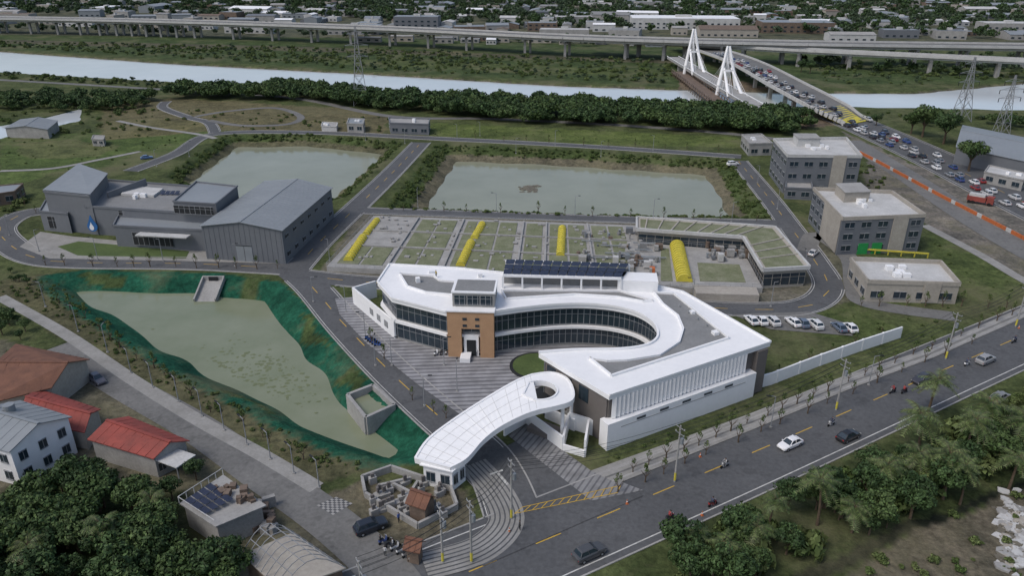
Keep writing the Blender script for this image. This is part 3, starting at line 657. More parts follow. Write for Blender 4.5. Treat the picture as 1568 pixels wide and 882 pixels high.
# ---------- village houses ----------
b=B('brown_tile_house'); gable(b,[(-25,620),(78,592),(132,552),(25,528)],4.2,6.2,'beige','brn',False); x,y=P(100,590); b('shed','rust').box(x,y,0,5,4,2.4,.3); b.done()
b=B('red_roof_house'); q=gable(b,[(140,672),(236,700),(284,676),(196,640)],3.8,5,'conc','red',False); winrow(b,q[0],q[1],1,2.4,3); b.done()
b=B('red_roof_house'); gable(b,[(30,640),(128,660),(150,628),(60,598)],3.6,4.8,'beige','red',False); b.done()
b=B('white_house'); q=gable(b,[(-70,668),(15,690),(104,640),(30,616)],6.5,8.2,'white','gmet',False); 
for i in range(4): winrow(b,q[i-1],q[i],1,2.4,3,.4); winrow(b,q[i-1],q[i],4,5.4,3,.4)
b('tank','gmet').cyl((*P(15,628,8),7.3),(*P(15,628,8),9),.8,n=14); b.done()
b=B('carport'); q=PP([(235,705),(270,718),(300,698),(270,688)],3); b('roof','lconc').prism(q,3,3.15,True)
for x,y in inset(q,.3): b('posts','frame').beam((x,y,0),(x,y,3),.15,.15)
b.done()
b=B('solar_roof_shack'); q=PP([(275,772),(330,808),(408,775),(342,728)],4); b('walls','conc').prism(inset(q,.4),0,3.9); b('roof','conc').prism(q,3.9,4.1,True)
q=[Vector(x) for x in q]
f=lambda s,t:(*q[0].lerp(q[1],s).lerp(q[3].lerp(q[2],s),t),4.6+.3*t)
for i in range(4):
    for j in range(3):
        b('solar_panels','solar').add([f(.08+j*.2,.06+i*.15),f(.26+j*.2,.06+i*.15),f(.26+j*.2,.19+i*.15),f(.08+j*.2,.19+i*.15)],[(0,1,2,3)])
for t in np.linspace(0,1,7): b('roof_railing','lconc').beam((*q[0].lerp(q[3],t),4.1),(*q[0].lerp(q[3],t),5.2),.08,.08)
b('roof_railing').beam((*q[0],5.2),(*q[3],5.2),.08,.08); b('roof_railing').beam((*q[0],5.2),(*q[1],5.2),.08,.08)
for k in range(12): x,y=f(R.uniform(.1,.9),R.uniform(.65,.95))[:2]; b('roof_clutter','rust').box(x,y,4.1,R.uniform(.4,1.2),R.uniform(.4,1.2),R.uniform(.3,1.),R.random()*3)
for k in range(40): x,y=P(R.uniform(350,420),R.uniform(770,815)); m_=R.choice(['rust','lconc','conc']); b('junk_'+m_,m_).box(x,y,0,R.uniform(.4,1.8),R.uniform(.4,1.8),R.uniform(.3,2.),R.random()*3)
b.done()
b=B('scaffold_frame_building'); q=PP([(370,850),(430,905),(530,870),(450,815)],3.5); b('roof','beige').prism(q,3.3,3.5,True); b('walls','rust').prism(inset(q,.3),0,3.3)
q=[Vector(x) for x in q]
for i in range(9):
    a=q[0].lerp(q[1],i/8);c=q[3].lerp(q[2],i/8)
    pr=[(*a.lerp(c,t),3.5+3*math.sin(math.pi*t)) for t in np.linspace(0,1,8)]
    for s,e in zip(pr,pr[1:]): b('frame_tubes','frame').beam(s,e,.08,.08)
for t in (.2,.4,.6,.8): b('frame_tubes').beam((*q[0].lerp(q[3],t),3.5+3*math.sin(math.pi*t)),(*q[1].lerp(q[2],t),3.5+3*math.sin(math.pi*t)),.08,.08)
b.done()
b=B('roadside_graveyard')
for a,c,hh in (((555,738),(600,722),1.2),((600,722),(690,752),1.1),((555,738),(560,762),1.2),((560,762),(640,810),1.),((640,810),(700,780),1.),((690,752),(700,780),1.1),((600,745),(660,775),.8),((580,750),(630,738),.9),((640,742),(610,790),.8)):
    x0,y0=P(*a);x1,y1=P(*c); b('walls','conc').beam((x0,y0,hh/2),(x1,y1,hh/2),.4,hh)
for k in range(24):
    x,y=P(R.uniform(570,690),R.uniform(740,795)); an=R.choice([.5,.6,-.9]); b('tombs','conc').box(x,y,0,R.uniform(.8,2),R.uniform(.5,1.2),R.uniform(.5,1.3),an); b('tomb_tops','taupe').box(x,y,.9,.5,.3,.9,an)
b.done()
b=B('small_shrine'); gable(b,[(626,768),(650,776),(664,762),(640,754)],3,4,'rust','brn',False); b.done()
b=B('small_shrine'); gable(b,[(622,838),(640,842),(646,830),(628,827)],2.6,3.3,'rust','brn',False); b.done()
# ---------- viaduct, bridges ----------
def viaduct(name,pts,w,th,step,deckm='lconc'):
    b=B(name); p=smooth(pts,10); xy=[q[:2] for q in p]; z=[q[2] for q in p]
    b('deck','asph2').ribbon(xy,w,z); 
    for i in range(len(p)-1):
        a=Vector(p[i]);c=Vector(p[i+1]); b('girder',deckm).beam(a-Vector((0,0,th/2+.02)),c-Vector((0,0,th/2+.02)),w*.75,th)
        d=(c-a);d.z=0;d.normalize();n=Vector((-d.y,d.x,0))
        for s in (-1,1): b('barrier','lconc').beam(a+n*s*w/2+Vector((0,0,.2)),c+n*s*w/2+Vector((0,0,.2)),.5,1.8)
    acc=0
    for a,c in zip(p,p[1:]):
        acc+=math.dist(a,c)
        if acc>=step:
            acc-=step; d=Vector((c[0]-a[0],c[1]-a[1],0)).normalized(); n=Vector((-d.y,d.x,0)); m=Vector(c)
            for s in (-.22,.22): q=m+n*w*s; b('piers','conc').beam((q.x,q.y,-3),(q.x,q.y,c[2]-th),2.2,1.8)
            q=m-Vector((0,0,th+.6)); b('pier_caps','conc').beam(q-n*w*.36,q+n*w*.36,2.,1.3)
    b.done(); return p
viaduct('elevated_expressway',[(*P(u,v,14),14) for u,v in ((-700,18),(0,27),(300,33),(600,43),(900,57),(1200,65),(1568,70),(2200,78))],22,2.6,40)
viaduct('elevated_expressway',[(*P(u,v,11),11) for u,v in ((900,59),(1050,66),(1250,77),(1568,92),(2000,112))],11,2.,38)
bp=viaduct('yellow_girder_road_bridge',[(*P(1040,62,7),7),(*P(1128,90,9),9),(*P(1210,132,8),8),(*P(1268,163,5),5),(*P(1312,187,.5),.5)],20,2.,36,'yt')
b=B('white_cable_stayed_bridge'); d0=Vector((*P(1030,88,5),5));d1=Vector((*P(1165,168,5),5)); dd=(d1-d0).normalized(); nn=Vector((-dd.y,dd.x,0))
b('deck','conc').beam(d0,d1,8,1.2)
for s in (-1,1): b('railing','white').beam(d0+nn*s*4+Vector((0,0,1.2)),d1+nn*s*4+Vector((0,0,1.2)),.2,.4)
for (u,v,hh) in ((1064,106,24),(1112,137,22)):
    c=Vector((*P(u,v,5),5)); c=d0+dd*((c-d0).dot(dd)); ap=c+Vector((0,0,hh))-dd*5
    for s in (-1,1):
        ft=c+nn*s*5.2; ft.z=-2; kn=c+nn*s*4.6+Vector((0,0,2)); b('pylon_legs','white').cyl(ft,kn,1.0,1.0,10); b('pylon_legs').cyl(kn,ap+nn*s*.5,1.1,.6,10)
        b('strut','white').cyl(c+nn*s*3.6+dd*17-Vector((0,0,1)),c+nn*s*2+Vector((0,0,hh*.5))-dd*2.5,.9,.6,8)
        for k in range(1,6):
            for sg,st_ in ((-1,4.5),(1,5)):
                q=c+dd*sg*k*st_+nn*s*3.8
                if 0<(q-d0).dot(dd)<(d1-d0).length: b('cables','white').cyl(ap-Vector((0,0,k*1.1)),q,.07,n=4)
    b('crossbeam','white').beam(c+nn*3+Vector((0,0,hh*.45)),c-nn*3+Vector((0,0,hh*.45)),1.,1.)
for t in (.15,.5,.85): q=d0.lerp(d1,t); b('piers','conc').beam((q.x,q.y,-3),(q.x,q.y,4.5),2,5)
b.done()
b=B('temporary_work_bridge'); e0=Vector((*P(1038,110,2),2));e1=Vector((*P(1105,160,2),2)); b('deck','rust').beam(e0,e1,8,.8); dn=(e1-e0).normalized(); n2=Vector((-dn.y,dn.x,0))
for i in range(22):
    q=e0.lerp(e1,i/21)
    for s in (-1,1): b('posts','rust').beam((*(q+n2*s*4).xy,-3),(*(q+n2*s*4).xy,4),.4,.4)
for s in (-1,1):b('rail','rust').beam(e0+n2*s*4+Vector((0,0,2)),e1+n2*s*4+Vector((0,0,2)),.3,.3)
b.done()
b=B('orange_construction_barrier'); p=PP([(1290,222),(1345,250),(1440,302),(1568,368),(1700,440)])
for i,(x,y,an) in enumerate(even(p,2.2)): b('panels_'+('a' if i%6 else 'b'),'org' if i%6 else 'lconc').box(x,y,0,2.1,.3,1.1,an)
b.done()
def pylon(name,u,v,hh,w,az=0.2,th=.2):
    x,y=P(u,v); b=B(name); f=b('lattice','frame'); lv=[0,.2,.38,.54,.68,.8,.9,1.]
    wd=lambda t: w*(1-t)**1.2*.5+w*.045
    cr=[[(x+sx*wd(t)*math.cos(az)-sy*wd(t)*math.sin(az),y+sx*wd(t)*math.sin(az)+sy*wd(t)*math.cos(az),hh*t) for sx,sy in ((-1,-1),(1,-1),(1,1),(-1,1))] for t in lv]
    for A_,B_ in zip(cr,cr[1:]):
        for k in range(4):
            j=(k+1)%4; f.beam(A_[k],B_[k],th,th); f.beam(A_[k],B_[j],th*.6,th*.6); f.beam(A_[j],B_[k],th*.6,th*.6); f.beam(B_[k],B_[j],th*.6,th*.6)
    for t,l in ((.62,5.5),(.76,6),(.9,4.5)):
        for s in (-1,1):
            a=Vector((x,y,hh*t)); e=a+Vector((math.cos(az)*s*l,math.sin(az)*s*l,0)); f.beam(a+Vector((0,0,1.2)),e,th*.8,th*.8); f.beam(a,e,th*.8,th*.8); b('insulators','dark').cyl(e,e-Vector((0,0,1.6)),.15,n=5)
    b.done(True)
pylon('power_pylon',553,160,39,7,th=.25); pylon('power_pylon',1470,185,29,6); pylon('power_pylon',1532,205,25,4.5,th=.17)
# ---------- vegetation ----------
def leafmesh(name,blobs,nl,ls,rb,trunk=True,m='leaf',flat=.8,cz=.64,cr=.33,seed=1):
    r=random.Random(seed); b=B(name); L=b('crown',m)
    if trunk:
        T=b('trunk','bark'); T.cyl((0,0,0),(.01,0,.3),.035,.024,7)
        for k in range(5):
            a=k*1.26+r.random(); T.cyl((.01,0,.28),(.22*math.cos(a),.22*math.sin(a),.58+.1*r.random()),.016,.006,5)
    for i in range(blobs):
        a=r.random()*6.283; q=math.sqrt(r.random()); c=Vector((cr*q*math.cos(a),cr*q*math.sin(a),cz+r.uniform(-.22,.25)*(1.15-q)))
        R_=rb*r.uniform(.7,1.25)
        for j in range(nl):
            d=Vector((r.gauss(0,1),r.gauss(0,1),r.gauss(.35,1))).normalized(); p=c+Vector((d.x,d.y,d.z*flat))*R_*r.uniform(.75,1.05)
            n=(d+Vector((r.gauss(0,.45),r.gauss(0,.45),r.gauss(0,.45)))).normalized(); t=n.orthogonal().normalized(); s=n.cross(t); an=r.random()*3.14
            t,s=t*math.cos(an)+s*math.sin(an),s*math.cos(an)-t*math.sin(an); k=ls*r.uniform(.6,1.3)
            L.add([p-t*k,p-s*k*.55,p+t*k,p+s*k*.55],[(0,1,2,3)])
    ob=b.done(True); me=ob.data; bpy.data.objects.remove(ob); return me
TREES=[leafmesh('tree_mesh',26,75,.036,.13,m=m,seed=s) for s,m in ((1,'leaf'),(2,'leafd'),(3,'leafd'))]
BELT=[leafmesh('belt_tree_mesh',20,45,.055,.15,False,m=m,seed=s,cz=.45,cr=.38) for s,m in ((11,'leafd'),(12,'leafd'),(13,'leaf'))]
FAR=[leafmesh('far_tree_mesh',11,30,.085,.17,False,m=m,seed=s,cz=.5) for s,m in ((5,'leaff'),(6,'leafd'))]
SHR=[leafmesh('shrub_mesh',9,34,.12,.24,False,'shr',.8,.3,.38,seed=s) for s in (8,9)]
def mass(name,pts,meshes):
    groups=[[] for _ in meshes]
    for p in pts: groups[R.randrange(len(meshes))].append(p)
    for k,g_ in enumerate(groups):
        if not g_: continue
        vs=[];fs=[]
        for x,y,z,s in g_:
            a=R.random()*6.28; h2=s*.7071
            o=len(vs); vs+=[(x+h2*math.cos(a+t),y+h2*math.sin(a+t),z) for t in (0,math.pi/2,math.pi,3*math.pi/2)]; fs.append((o,o+1,o+2,o+3))
        me=bpy.data.meshes.new(name); me.from_pydata(vs,[],fs); ob=bpy.data.objects.new(name,me); sc.collection.objects.link(ob)
        ch=bpy.data.objects.new('clump',meshes[k]); sc.collection.objects.link(ch); ch.parent=ob
        ob.instance_type='FACES'; ob.use_instance_faces_scale=True; ob.instance_faces_scale=1.; ob.show_instancer_for_render=False; ob.show_instancer_for_viewport=False
def scat(px,sp,smin,smax,prob=1.,road_=True,z=0.,pad=1.,world=None,ex=()):
    p=world or PP(px); a=np.array(p); o=[]
    x0,y0=a.min(0);x1,y1=a.max(0); n=int((x1-x0)*(y1-y0)/sp/sp)
    if n<=0 or n>400000: return o
    rs=np.random.RandomState(R.randrange(9999)); gx=x0+rs.rand(n)*(x1-x0); gy=y0+rs.rand(n)*(y1-y0); m=inpoly(gx,gy,p)&(rs.rand(n)<prob)
    gx=gx[m];gy=gy[m]
    if road_:
        for q,w in ROADS: 
            k=edist(gx,gy,q,False)>w/2+pad; gx=gx[k];gy=gy[k]
    for q in list(ex):
        k=~inpoly(gx,gy,q); gx=gx[k];gy=gy[k]
    return [(x,y,z,R.uniform(smin,smax)) for x,y in zip(gx,gy)]
riv=PONDS[-1]
mass('riverside_trees',scat([(262,152),(480,155),(560,168),(640,175),(800,190),(1000,199),(1150,206),(1215,208),(1210,186),(1000,172),(800,165),(640,156),(470,141),(270,141)],4.4,6,13,.95,pad=-1)+
  scat([(-300,150),(0,148),(240,150),(250,162),(150,172),(0,168),(-300,176)],5.5,4,10,.9,ex=PONDS)+scat([(1140,175),(1240,182),(1250,200),(1150,195)],5,5,9,.9)+
  scat([(1380,186),(1700,190),(1700,205),(1470,200),(1400,195)],7,4,8,.7,ex=[riv]),BELT)
mass('far_trees',scat([(-500,-20),(2100,-20),(2100,66),(1568,62),(900,48),(500,30),(-500,15)],15.5,7,14,.9,False)+scat([(-200,38),(600,52),(1000,66),(1000,76),(600,60),(-200,45)],12,5,10,.5,False)+scat([(1150,74),(1800,98),(1800,112),(1350,112),(1230,100)],11,4,9,.6,False,ex=[riv]),FAR)
mass('floodplain_shrubs',scat([(-200,60),(600,76),(1030,94),(1045,130),(560,106),(0,72),(-200,68)],5,1.,4,.6,False,ex=[riv])+
  scat([(1250,98),(1700,110),(1568,118),(1400,130),(1250,128)],6,1,4,.6,False,ex=[riv])+scat([(-300,100),(0,113),(270,127),(470,131),(640,145),(850,158),(1050,165),(1050,175),(640,158),(270,140),(0,121),(-300,112)],4,1.5,4,.6,ex=[riv])+
  scat([(1320,172),(1700,176),(1700,200),(1400,190)],5,1,3,.6,ex=[riv]),SHR+FAR[:1])
mass('hillside_forest',scat([(-250,790),(0,815),(60,770),(100,745),(150,760),(215,765),(262,795),(275,825),(330,850),(365,880),(370,970),(-250,1020)],3.0,4.,8.5,.95)+scat([(100,730),(200,745),(215,765),(90,760)],3,2,3.5,.8),TREES)
mass('roadside_thicket',scat([(985,915),(1050,838),(1160,792),(1260,757),(1400,700),(1568,640),(1800,540),(1800,660),(1568,735),(1400,800),(1250,865),(1180,930)],3.0,2.5,7.5,.85),TREES+SHR[:1])
mass('garden_trees',scat([(0,480),(50,500),(100,540),(60,520),(0,530)],3,2,4.5,.7)+scat([(0,415),(60,425),(60,440),(0,450)],3,1.5,3,.8)+scat([(440,760),(480,790),(560,850),(540,870),(430,790)],3,1.5,3.5,.4),TREES)
bk=[]
for k,(pz,sl_,wz) in enumerate(((PONDS[0],.5,3.6),(PONDS[1],.42,4))):
    for q in scat(None,1.5,.6,1.8,.75,False,world=pz):
        d=edist(np.array([q[0]]),np.array([q[1]]),pz)[0]
        if d*sl_<wz*.62: bk.append((q[0],q[1],-d*sl_,q[3]))
mass('bank_reeds',bk,SHR)
mass('roadside_weeds',scat([(0,432),(75,425),(240,552),(430,655),(570,718),(480,742),(400,690),(100,512),(0,458)],1.6,.3,1.,.75)+
  scat([(985,880),(1140,800),(1568,600),(1700,545),(1700,560),(1568,640),(1260,755),(1050,835),(960,900)],1.8,.5,2.,.8)+
  scat([(1250,900),(1380,810),(1568,740),(1568,960),(1200,960)],3,.4,1.6,.5)+
  scat([(940,738),(1150,655),(1400,555),(1568,485),(1568,500),(1400,568),(1150,668),(960,748)],1.6,.3,1.1,.7)+
  scat([(930,700),(1145,615),(1380,525),(1560,462),(1568,470),(1420,533),(1150,632),(915,718)],1.8,.3,.9,.6)+
  scat([(150,165),(600,180),(590,205),(330,200),(160,215)],5,.6,2.2,.4)+scat([(0,300),(60,300),(60,330),(0,345)],3,1,3,.5)+
  scat([(1190,505),(1378,515),(1568,440),(1490,375),(1430,370),(1470,470),(1240,485)],3.,.3,1.2,.5)+
  scat([(-100,150),(0,150),(250,160),(200,200),(0,215)],6,1,3,.5,ex=PONDS)+scat([(1280,290),(1330,240),(1420,345),(1400,380)],3,.5,2,.4)+
  scat([(0,210),(320,205),(240,250),(90,262),(0,290)],5,.3,1.2,.35)+
  scat([(660,190),(1130,212),(1135,222),(900,221),(655,208)],3.5,.2,.6,.5),SHR)
def treeobj(name,u,v,s,me): 
    x,y=P(u,v); o=bpy.data.objects.new(name,me); sc.collection.objects.link(o); o.location=(x,y,0); o.scale=(s*R.uniform(.9,1.1),)*2+(s,); o.rotation_euler=(0,0,R.random()*6.28)
for u,v,s in ((1412,210,16),(1440,220,15),(1482,262,13),(1395,205,11),(1240,112,9),(1225,110,9),(1140,190,9),(1340,192,6),(1525,240,9)): treeobj('broadleaf_tree',u,v,s,R.choice(TREES))
for u,v in ((325,775),(30,560),(300,735),(265,765),(150,735),(20,800)): treeobj('garden_tree',u,v,R.uniform(3.,4.5),R.choice(TREES))
sap=leafmesh('street_tree_mesh',6,18,.042,.08,True,'shr',1.2,.72,.1,seed=21)
sl=[]
for a,c,n in (((60,440),(300,612),12),((310,622),(480,712),7),((960,728),(1560,478),24),((930,762),(1500,520),16),((60,405),(440,412),12),((1130,598),(1370,500),6),((30,312),(60,330),2),((600,320),(1180,338),12),((700,212),(1120,232),10),((620,610),(700,650),3),((560,520),(600,560),2),((1300,470),(1560,470),8)):
    for i in range(n):
        t=(i+R.uniform(.3,.7))/n; sl.append((a[0]+(c[0]-a[0])*t+R.uniform(-4,4),a[1]+(c[1]-a[1])*t+R.uniform(-1.5,1.5)))
for u,v in sl: treeobj('street_tree',u,v,R.uniform(2.2,4.0),sap)
def palm(seed):
    r=random.Random(seed); b=B('palm_tree'); T=b('trunk','bark'); hh=r.uniform(5.5,8); pt=[Vector((.8*t*t*math.cos(seed),.8*t*t*math.sin(seed),hh*t)) for t in np.linspace(0,1,7)]
    for i,(a,c) in enumerate(zip(pt,pt[1:])): T.cyl(a,c,.24-.018*i,.222-.018*i,8)
    top=pt[-1]; Fp=b('fronds','palm')
    for k in range(26):
        a=k*2.399; el=r.uniform(-.25,1.2); L=r.uniform(2.6,3.6); d=Vector((math.cos(a),math.sin(a),0)); pr=[]
        for t in np.linspace(0,1,9): pr.append(top+d*(L*t*math.cos(el*(1-t*.3)))+Vector((0,0,L*t*math.sin(el)-2.0*t*t)))
        s=Vector((-d.y,d.x,0))
        for i in range(8):
            w=.85*math.sin(math.pi*(.12+.8*i/8))
            for q in (-1,1):
                for e in (0,.5):
                    p=pr[i].lerp(pr[i+1],e); p2=p+(pr[i+1]-pr[i])*.4; tip=p+s*q*w+d*.35+Vector((0,0,-.35*w)); Fp.add([p,p2,tip],[(0,1,2)])
            T.beam(pr[i],pr[i+1],.04,.03)
    ob=b.done(True); me=ob.data; bpy.data.objects.remove(ob); return me
PM=[palm(s) for s in (1,2,3)]
for u,v,s in ((1395,690,1.15),(1425,635,1.1),(1440,745,1.0),(1500,665,1.0),(1555,690,1.0),(1395,740,.9),(1240,800,.9),(1150,850,.8),(1545,745,.9),(1480,705,.9),(1100,875,.8),(170,860,.8),(240,800,.7),(1300,820,.8),(1350,760,.9),(1180,815,.7),(1460,770,.8),(130,790,.7),(60,880,.8),(1060,860,.6)):
    treeobj('palm_tree',u,v,s,R.choice(PM))
# ---------- distant buildings ----------
used=[]
BM=[('conc','gmet'),('beige','conc'),('gmet','gmet'),('conc','deck'),('lconc','gmet'),('conc','gwal'),('gwal','gmet'),('conc','lconc'),('beige','rust'),('lconc','lconc'),('rust','gmet'),('lconc','white')]
def fb(u,v,w,l,h,an,nm='industrial_warehouse',m=None):
    x,y=P(u,v)
    for X_,Y_,r_ in used:
        if math.hypot(X_-x,Y_-y)<(r_+max(w,l)*.5): return
    used.append((x,y,max(w,l)*.5)); b=B(nm); wa,ro=m or BM[min(11,int(R.random()**1.15*12))]; c,s=math.cos(an),math.sin(an)
    f=lambda a,e:Vector((x+a*w/2*c-e*l/2*s,y+a*w/2*s+e*l/2*c))
    q=[f(-1,-1),f(1,-1),f(1,1),f(-1,1)]; 
    if R.random()<.6 and h<16:
        hr=h+l*.09; m1=(q[0]+q[3])/2;m2=(q[1]+q[2])/2
        b('walls',wa).add([(*q[0],0),(*q[1],0),(*q[2],0),(*q[3],0),(*q[0],h),(*q[1],h),(*q[2],h),(*q[3],h),(*m1,hr),(*m2,hr)],[(0,1,5,4),(1,2,6,9,5),(2,3,7,6),(3,0,4,8,7)])
        e=.4; b('roof',ro).add([(q[0].x,q[0].y-e,h+.1),(q[1].x,q[1].y-e,h+.1),(*m2,hr+.3),(*m1,hr+.3),(q[2].x,q[2].y+e,h+.1),(q[3].x,q[3].y+e,h+.1)],[(0,1,2,3),(3,2,4,5)])
    else:
        b('walls',wa).prism([tuple(z) for z in q],0,h); b('roof',ro).sheet(inset([tuple(z) for z in q],.8),h+.05); b('units','lconc').box(x,y,h+.06,w*.15,l*.2,2.,an)
    fl=max(1,int(h/4)); n=max(3,int(w/6))
    for k in range(fl):
        for i in range(n):
            a=q[0].lerp(q[1],(i+.3)/n);e_=q[0].lerp(q[1],(i+.7)/n); z=2+k*3.8; b('windows','glass').beam((a.x,a.y-.1,z),(e_.x,e_.y-.1,z),.3,1.3)
    b.done(True)
fb(1045,42,110,45,11,-.1,m=('lconc','white')); fb(640,46,45,22,14,-.05,m=('gwal','gmet')); fb(545,51,50,25,8,-.05,m=('conc','gmet')); fb(1215,48,70,35,10,-.1,m=('rust','gmet'))
fb(1300,62,40,18,6,-.1,m=('lconc','conc')); fb(1540,50,50,25,10,-.1,m=('conc','lconc')); fb(150,2,120,50,12,0,m=('beige','conc')); fb(830,46,30,18,8,0,m=('rust','gmet'))
for k in range(620):
    u=R.uniform(-250,1850); v=R.uniform(-14,46+max(0,u)*.01); s=R.uniform(.5,1.35)
    if v<8: s*=1.2
    fb(u,v,R.uniform(16,50)*s,R.uniform(12,24)*s,R.uniform(4,8)*(2. if (R.random()<.05 and v<8) else 1),-.1+R.choice([0,0,.2,-.15,1.57]))
for k in range(45): 
    u=R.uniform(560,1040); fb(u,60+(u-560)*.018+R.uniform(-2,4),R.uniform(8,22),R.uniform(6,12),R.uniform(3,5),-.05,'small_shed')
# ---------- vehicles ----------
def carmesh(L=4.5,W=1.8,Ht=1.45,suv=0.):
    b=B('car_m'); bd=b('body','paint'); gl=b('glass','glass'); h=L/2; w=W/2
    st=[(-h,.78,.42,.72),(-h*.96,.92,.25,.85),(-h*.72,1,.2,.93),(0,1,.2,.92),(h*.45,1,.2,.9),(h*.8,.97,.22,.78),(h*.96,.88,.25,.65),(h,.74,.38,.55)]
    rings=[]
    for x,k,z0,z1 in st:
        z1+=suv*.2; rings.append([(x,-w*k*.9,z0),(x,-w*k,z0+.15),(x,-w*k,z1-.15),(x,-w*k*.88,z1),(x,w*k*.88,z1),(x,w*k,z1-.15),(x,w*k,z0+.15),(x,w*k*.9,z0)])
    vs=[v for r in rings for v in r]; n=len(rings)
    fs=[(i*8+j,i*8+(j+1)%8,(i+1)*8+(j+1)%8,(i+1)*8+j) for i in range(n-1) for j in range(8)]+[tuple(range(8))[::-1],tuple(range((n-1)*8,n*8))]
    bd.add(vs,[f[::-1] if len(f)==4 else f for f in fs])
    zb=.9+suv*.2; H_=Ht+suv*.25; xb=-h*.82-suv*.05;xf=h*.42; tb=-h*.5-suv*.5;tf=h*.1
    lo=[(xb,-w*.86,zb),(xf,-w*.86,zb),(xf,w*.86,zb),(xb,w*.86,zb)]; hi=[(tb,-w*.68,H_-.04),(tf,-w*.68,H_-.04),(tf,w*.68,H_-.04),(tb,w*.68,H_-.04)]
    gl.add(lo+hi,[(0,1,5,4),(1,2,6,5),(2,3,7,6),(3,0,4,7)])
    bd.add([(tb-.05,-w*.7,H_-.05),(tf+.05,-w*.7,H_-.05),(tf+.05,w*.7,H_-.05),(tb-.05,w*.7,H_-.05),(tb+.1,-w*.6,H_+.03),(tf-.1,-w*.6,H_+.03),(tf-.1,w*.6,H_+.03),(tb+.1,w*.6,H_+.03)],[(4,5,6,7),(0,1,5,4),(1,2,6,5),(2,3,7,6),(3,0,4,7)])
    for i in range(4): bd.beam(lo[i],hi[i],.09,.07)
    for s in (-1,1):
        xm=(xb+xf)/2; bd.beam((xm,s*w*.87,zb),((tb+tf)/2,s*w*.7,H_-.04),.08,.05); bd.box(xf-.15,s*w*1.0,zb,.12,.2,.13)
        for x in (-h*.62,h*.62): b('wheels','tire').cyl((x,s*(w-.2),.32),(x,s*(w+.01),.32),.32,n=16); b('hubs','frame').cyl((x,s*w,.32),(x,s*(w+.02),.32),.18,n=10)
        b('hl','hl').box(h*.955,s*w*.66,.52,.12,.34,.13); b('tl','tl').box(-h*.975,s*w*.7,.66,.1,.3,.14)
    ob=b.done(True); me=ob.data
    bpy.data.objects.remove(ob); return me
CM=[carmesh(),carmesh(4.6,1.85,1.45,1.),carmesh(4.2,1.75,1.5,.4)]
def veh(name,me,x,y,an,col,z=0.):
    o=bpy.data.objects.new(name,me); sc.collection.objects.link(o); o.location=(x,y,z+.03); o.rotation_euler=(0,0,an); o.color=(*col,1); return o
CL=[(.75,.75,.75),(.75,.75,.75),(.6,.6,.6),(.03,.03,.035),(.04,.04,.05),(.25,.26,.28),(.25,.03,.03),(.04,.07,.2),(.4,.4,.4),(.5,.5,.5)]
ra=math.atan2(*(lambda a,c:(c[1]-a[1],c[0]-a[0]))(P(1142,698),P(1386,592)))
veh('moving_car',CM[0],*P(1209,684),ra+math.pi,(.75,.75,.76),.02); veh('moving_car',CM[0],*P(1298,672),ra,(.02,.02,.022),.02); veh('moving_car',CM[1],*P(902,852),ra,(.07,.073,.078),.02); veh('moving_car',CM[2],*P(1410,585),ra+math.pi,(.05,.05,.06),.02)
veh('parked_car',CM[1],*P(568,812),ra,(.02,.025,.035),.1); veh('parked_car',CM[1],*P(1508,555),ra,(.3,.3,.3),.02)
veh('parked_car',CM[0],*P(1245,390),.9,(.5,.5,.5)); veh('parked_car',CM[1],*P(1122,253),.3,(.7,.7,.7)); veh('parked_car',CM[0],*P(1530,612),ra,(.2,.2,.2)); veh('parked_car',CM[2],*P(150,585),-.7,(.1,.1,.12)); veh('parked_car',CM[0],*P(225,243),.5,(.08,.15,.3))
for i,(u,v) in enumerate(((1150,494),(1165,495),(1182,496),(1214,497),(1228,499),(1247,501),(1284,505),(1300,506))):
    veh('parked_car',CM[(i*2)%3],*P(u,v),math.radians(100+R.uniform(-4,4)),CL[i%3] if i not in(4,6) else (.12,.15,.2),.1)
tr=[p[:2] for p in bp][8:]+[p for p in RD[11]['p'][1:]]; zz=[p[2] for p in bp][8:]+[0]*(len(RD[11]['p'])-1)
for lane,off in enumerate((-7.5,-4.2,-1,2.5)):
    acc=R.uniform(0,5)
    for i in range(len(tr)-1):
        a=Vector(tr[i]);c=Vector(tr[i+1]);L=(c-a).length;d=(c-a).normalized();n=Vector((-d.y,d.x)); z0,z1=zz[i],zz[i+1]
        while acc<L:
            if R.random()<(.8,.85,.65,.15)[lane] and a.y>100:
                q=a+d*acc+n*off; o=veh('queued_car',R.choice(CM),q.x,q.y,math.atan2(d.y,d.x)+(math.pi if lane<3 else 0)+R.uniform(-.04,.04),R.choice(CL),z0+(z1-z0)*acc/L+.05)
            acc+=R.uniform(6.2,10.5)
        acc-=L
b=B('red_truck'); b('cab','red').box(3.2,0,.6,1.9,2.3,2.1); b('windscreen','glass').box(4.1,0,1.6,.16,2.,.8); b('bed','red').box(-.6,0,.8,5.2,2.4,1.5); b('load','lconc').box(-.6,0,2.3,4.4,1.9,.8)
for x in (-2.4,-1.3,3.1):
    for s in (-1,1): b('wheels','tire').cyl((x,s*.9,.5),(x,s*1.22,.5),.5,n=14)
o=b.done(); x,y=P(1500,312); o.location=(x,y,.05); o.rotation_euler=(0,0,-.7)
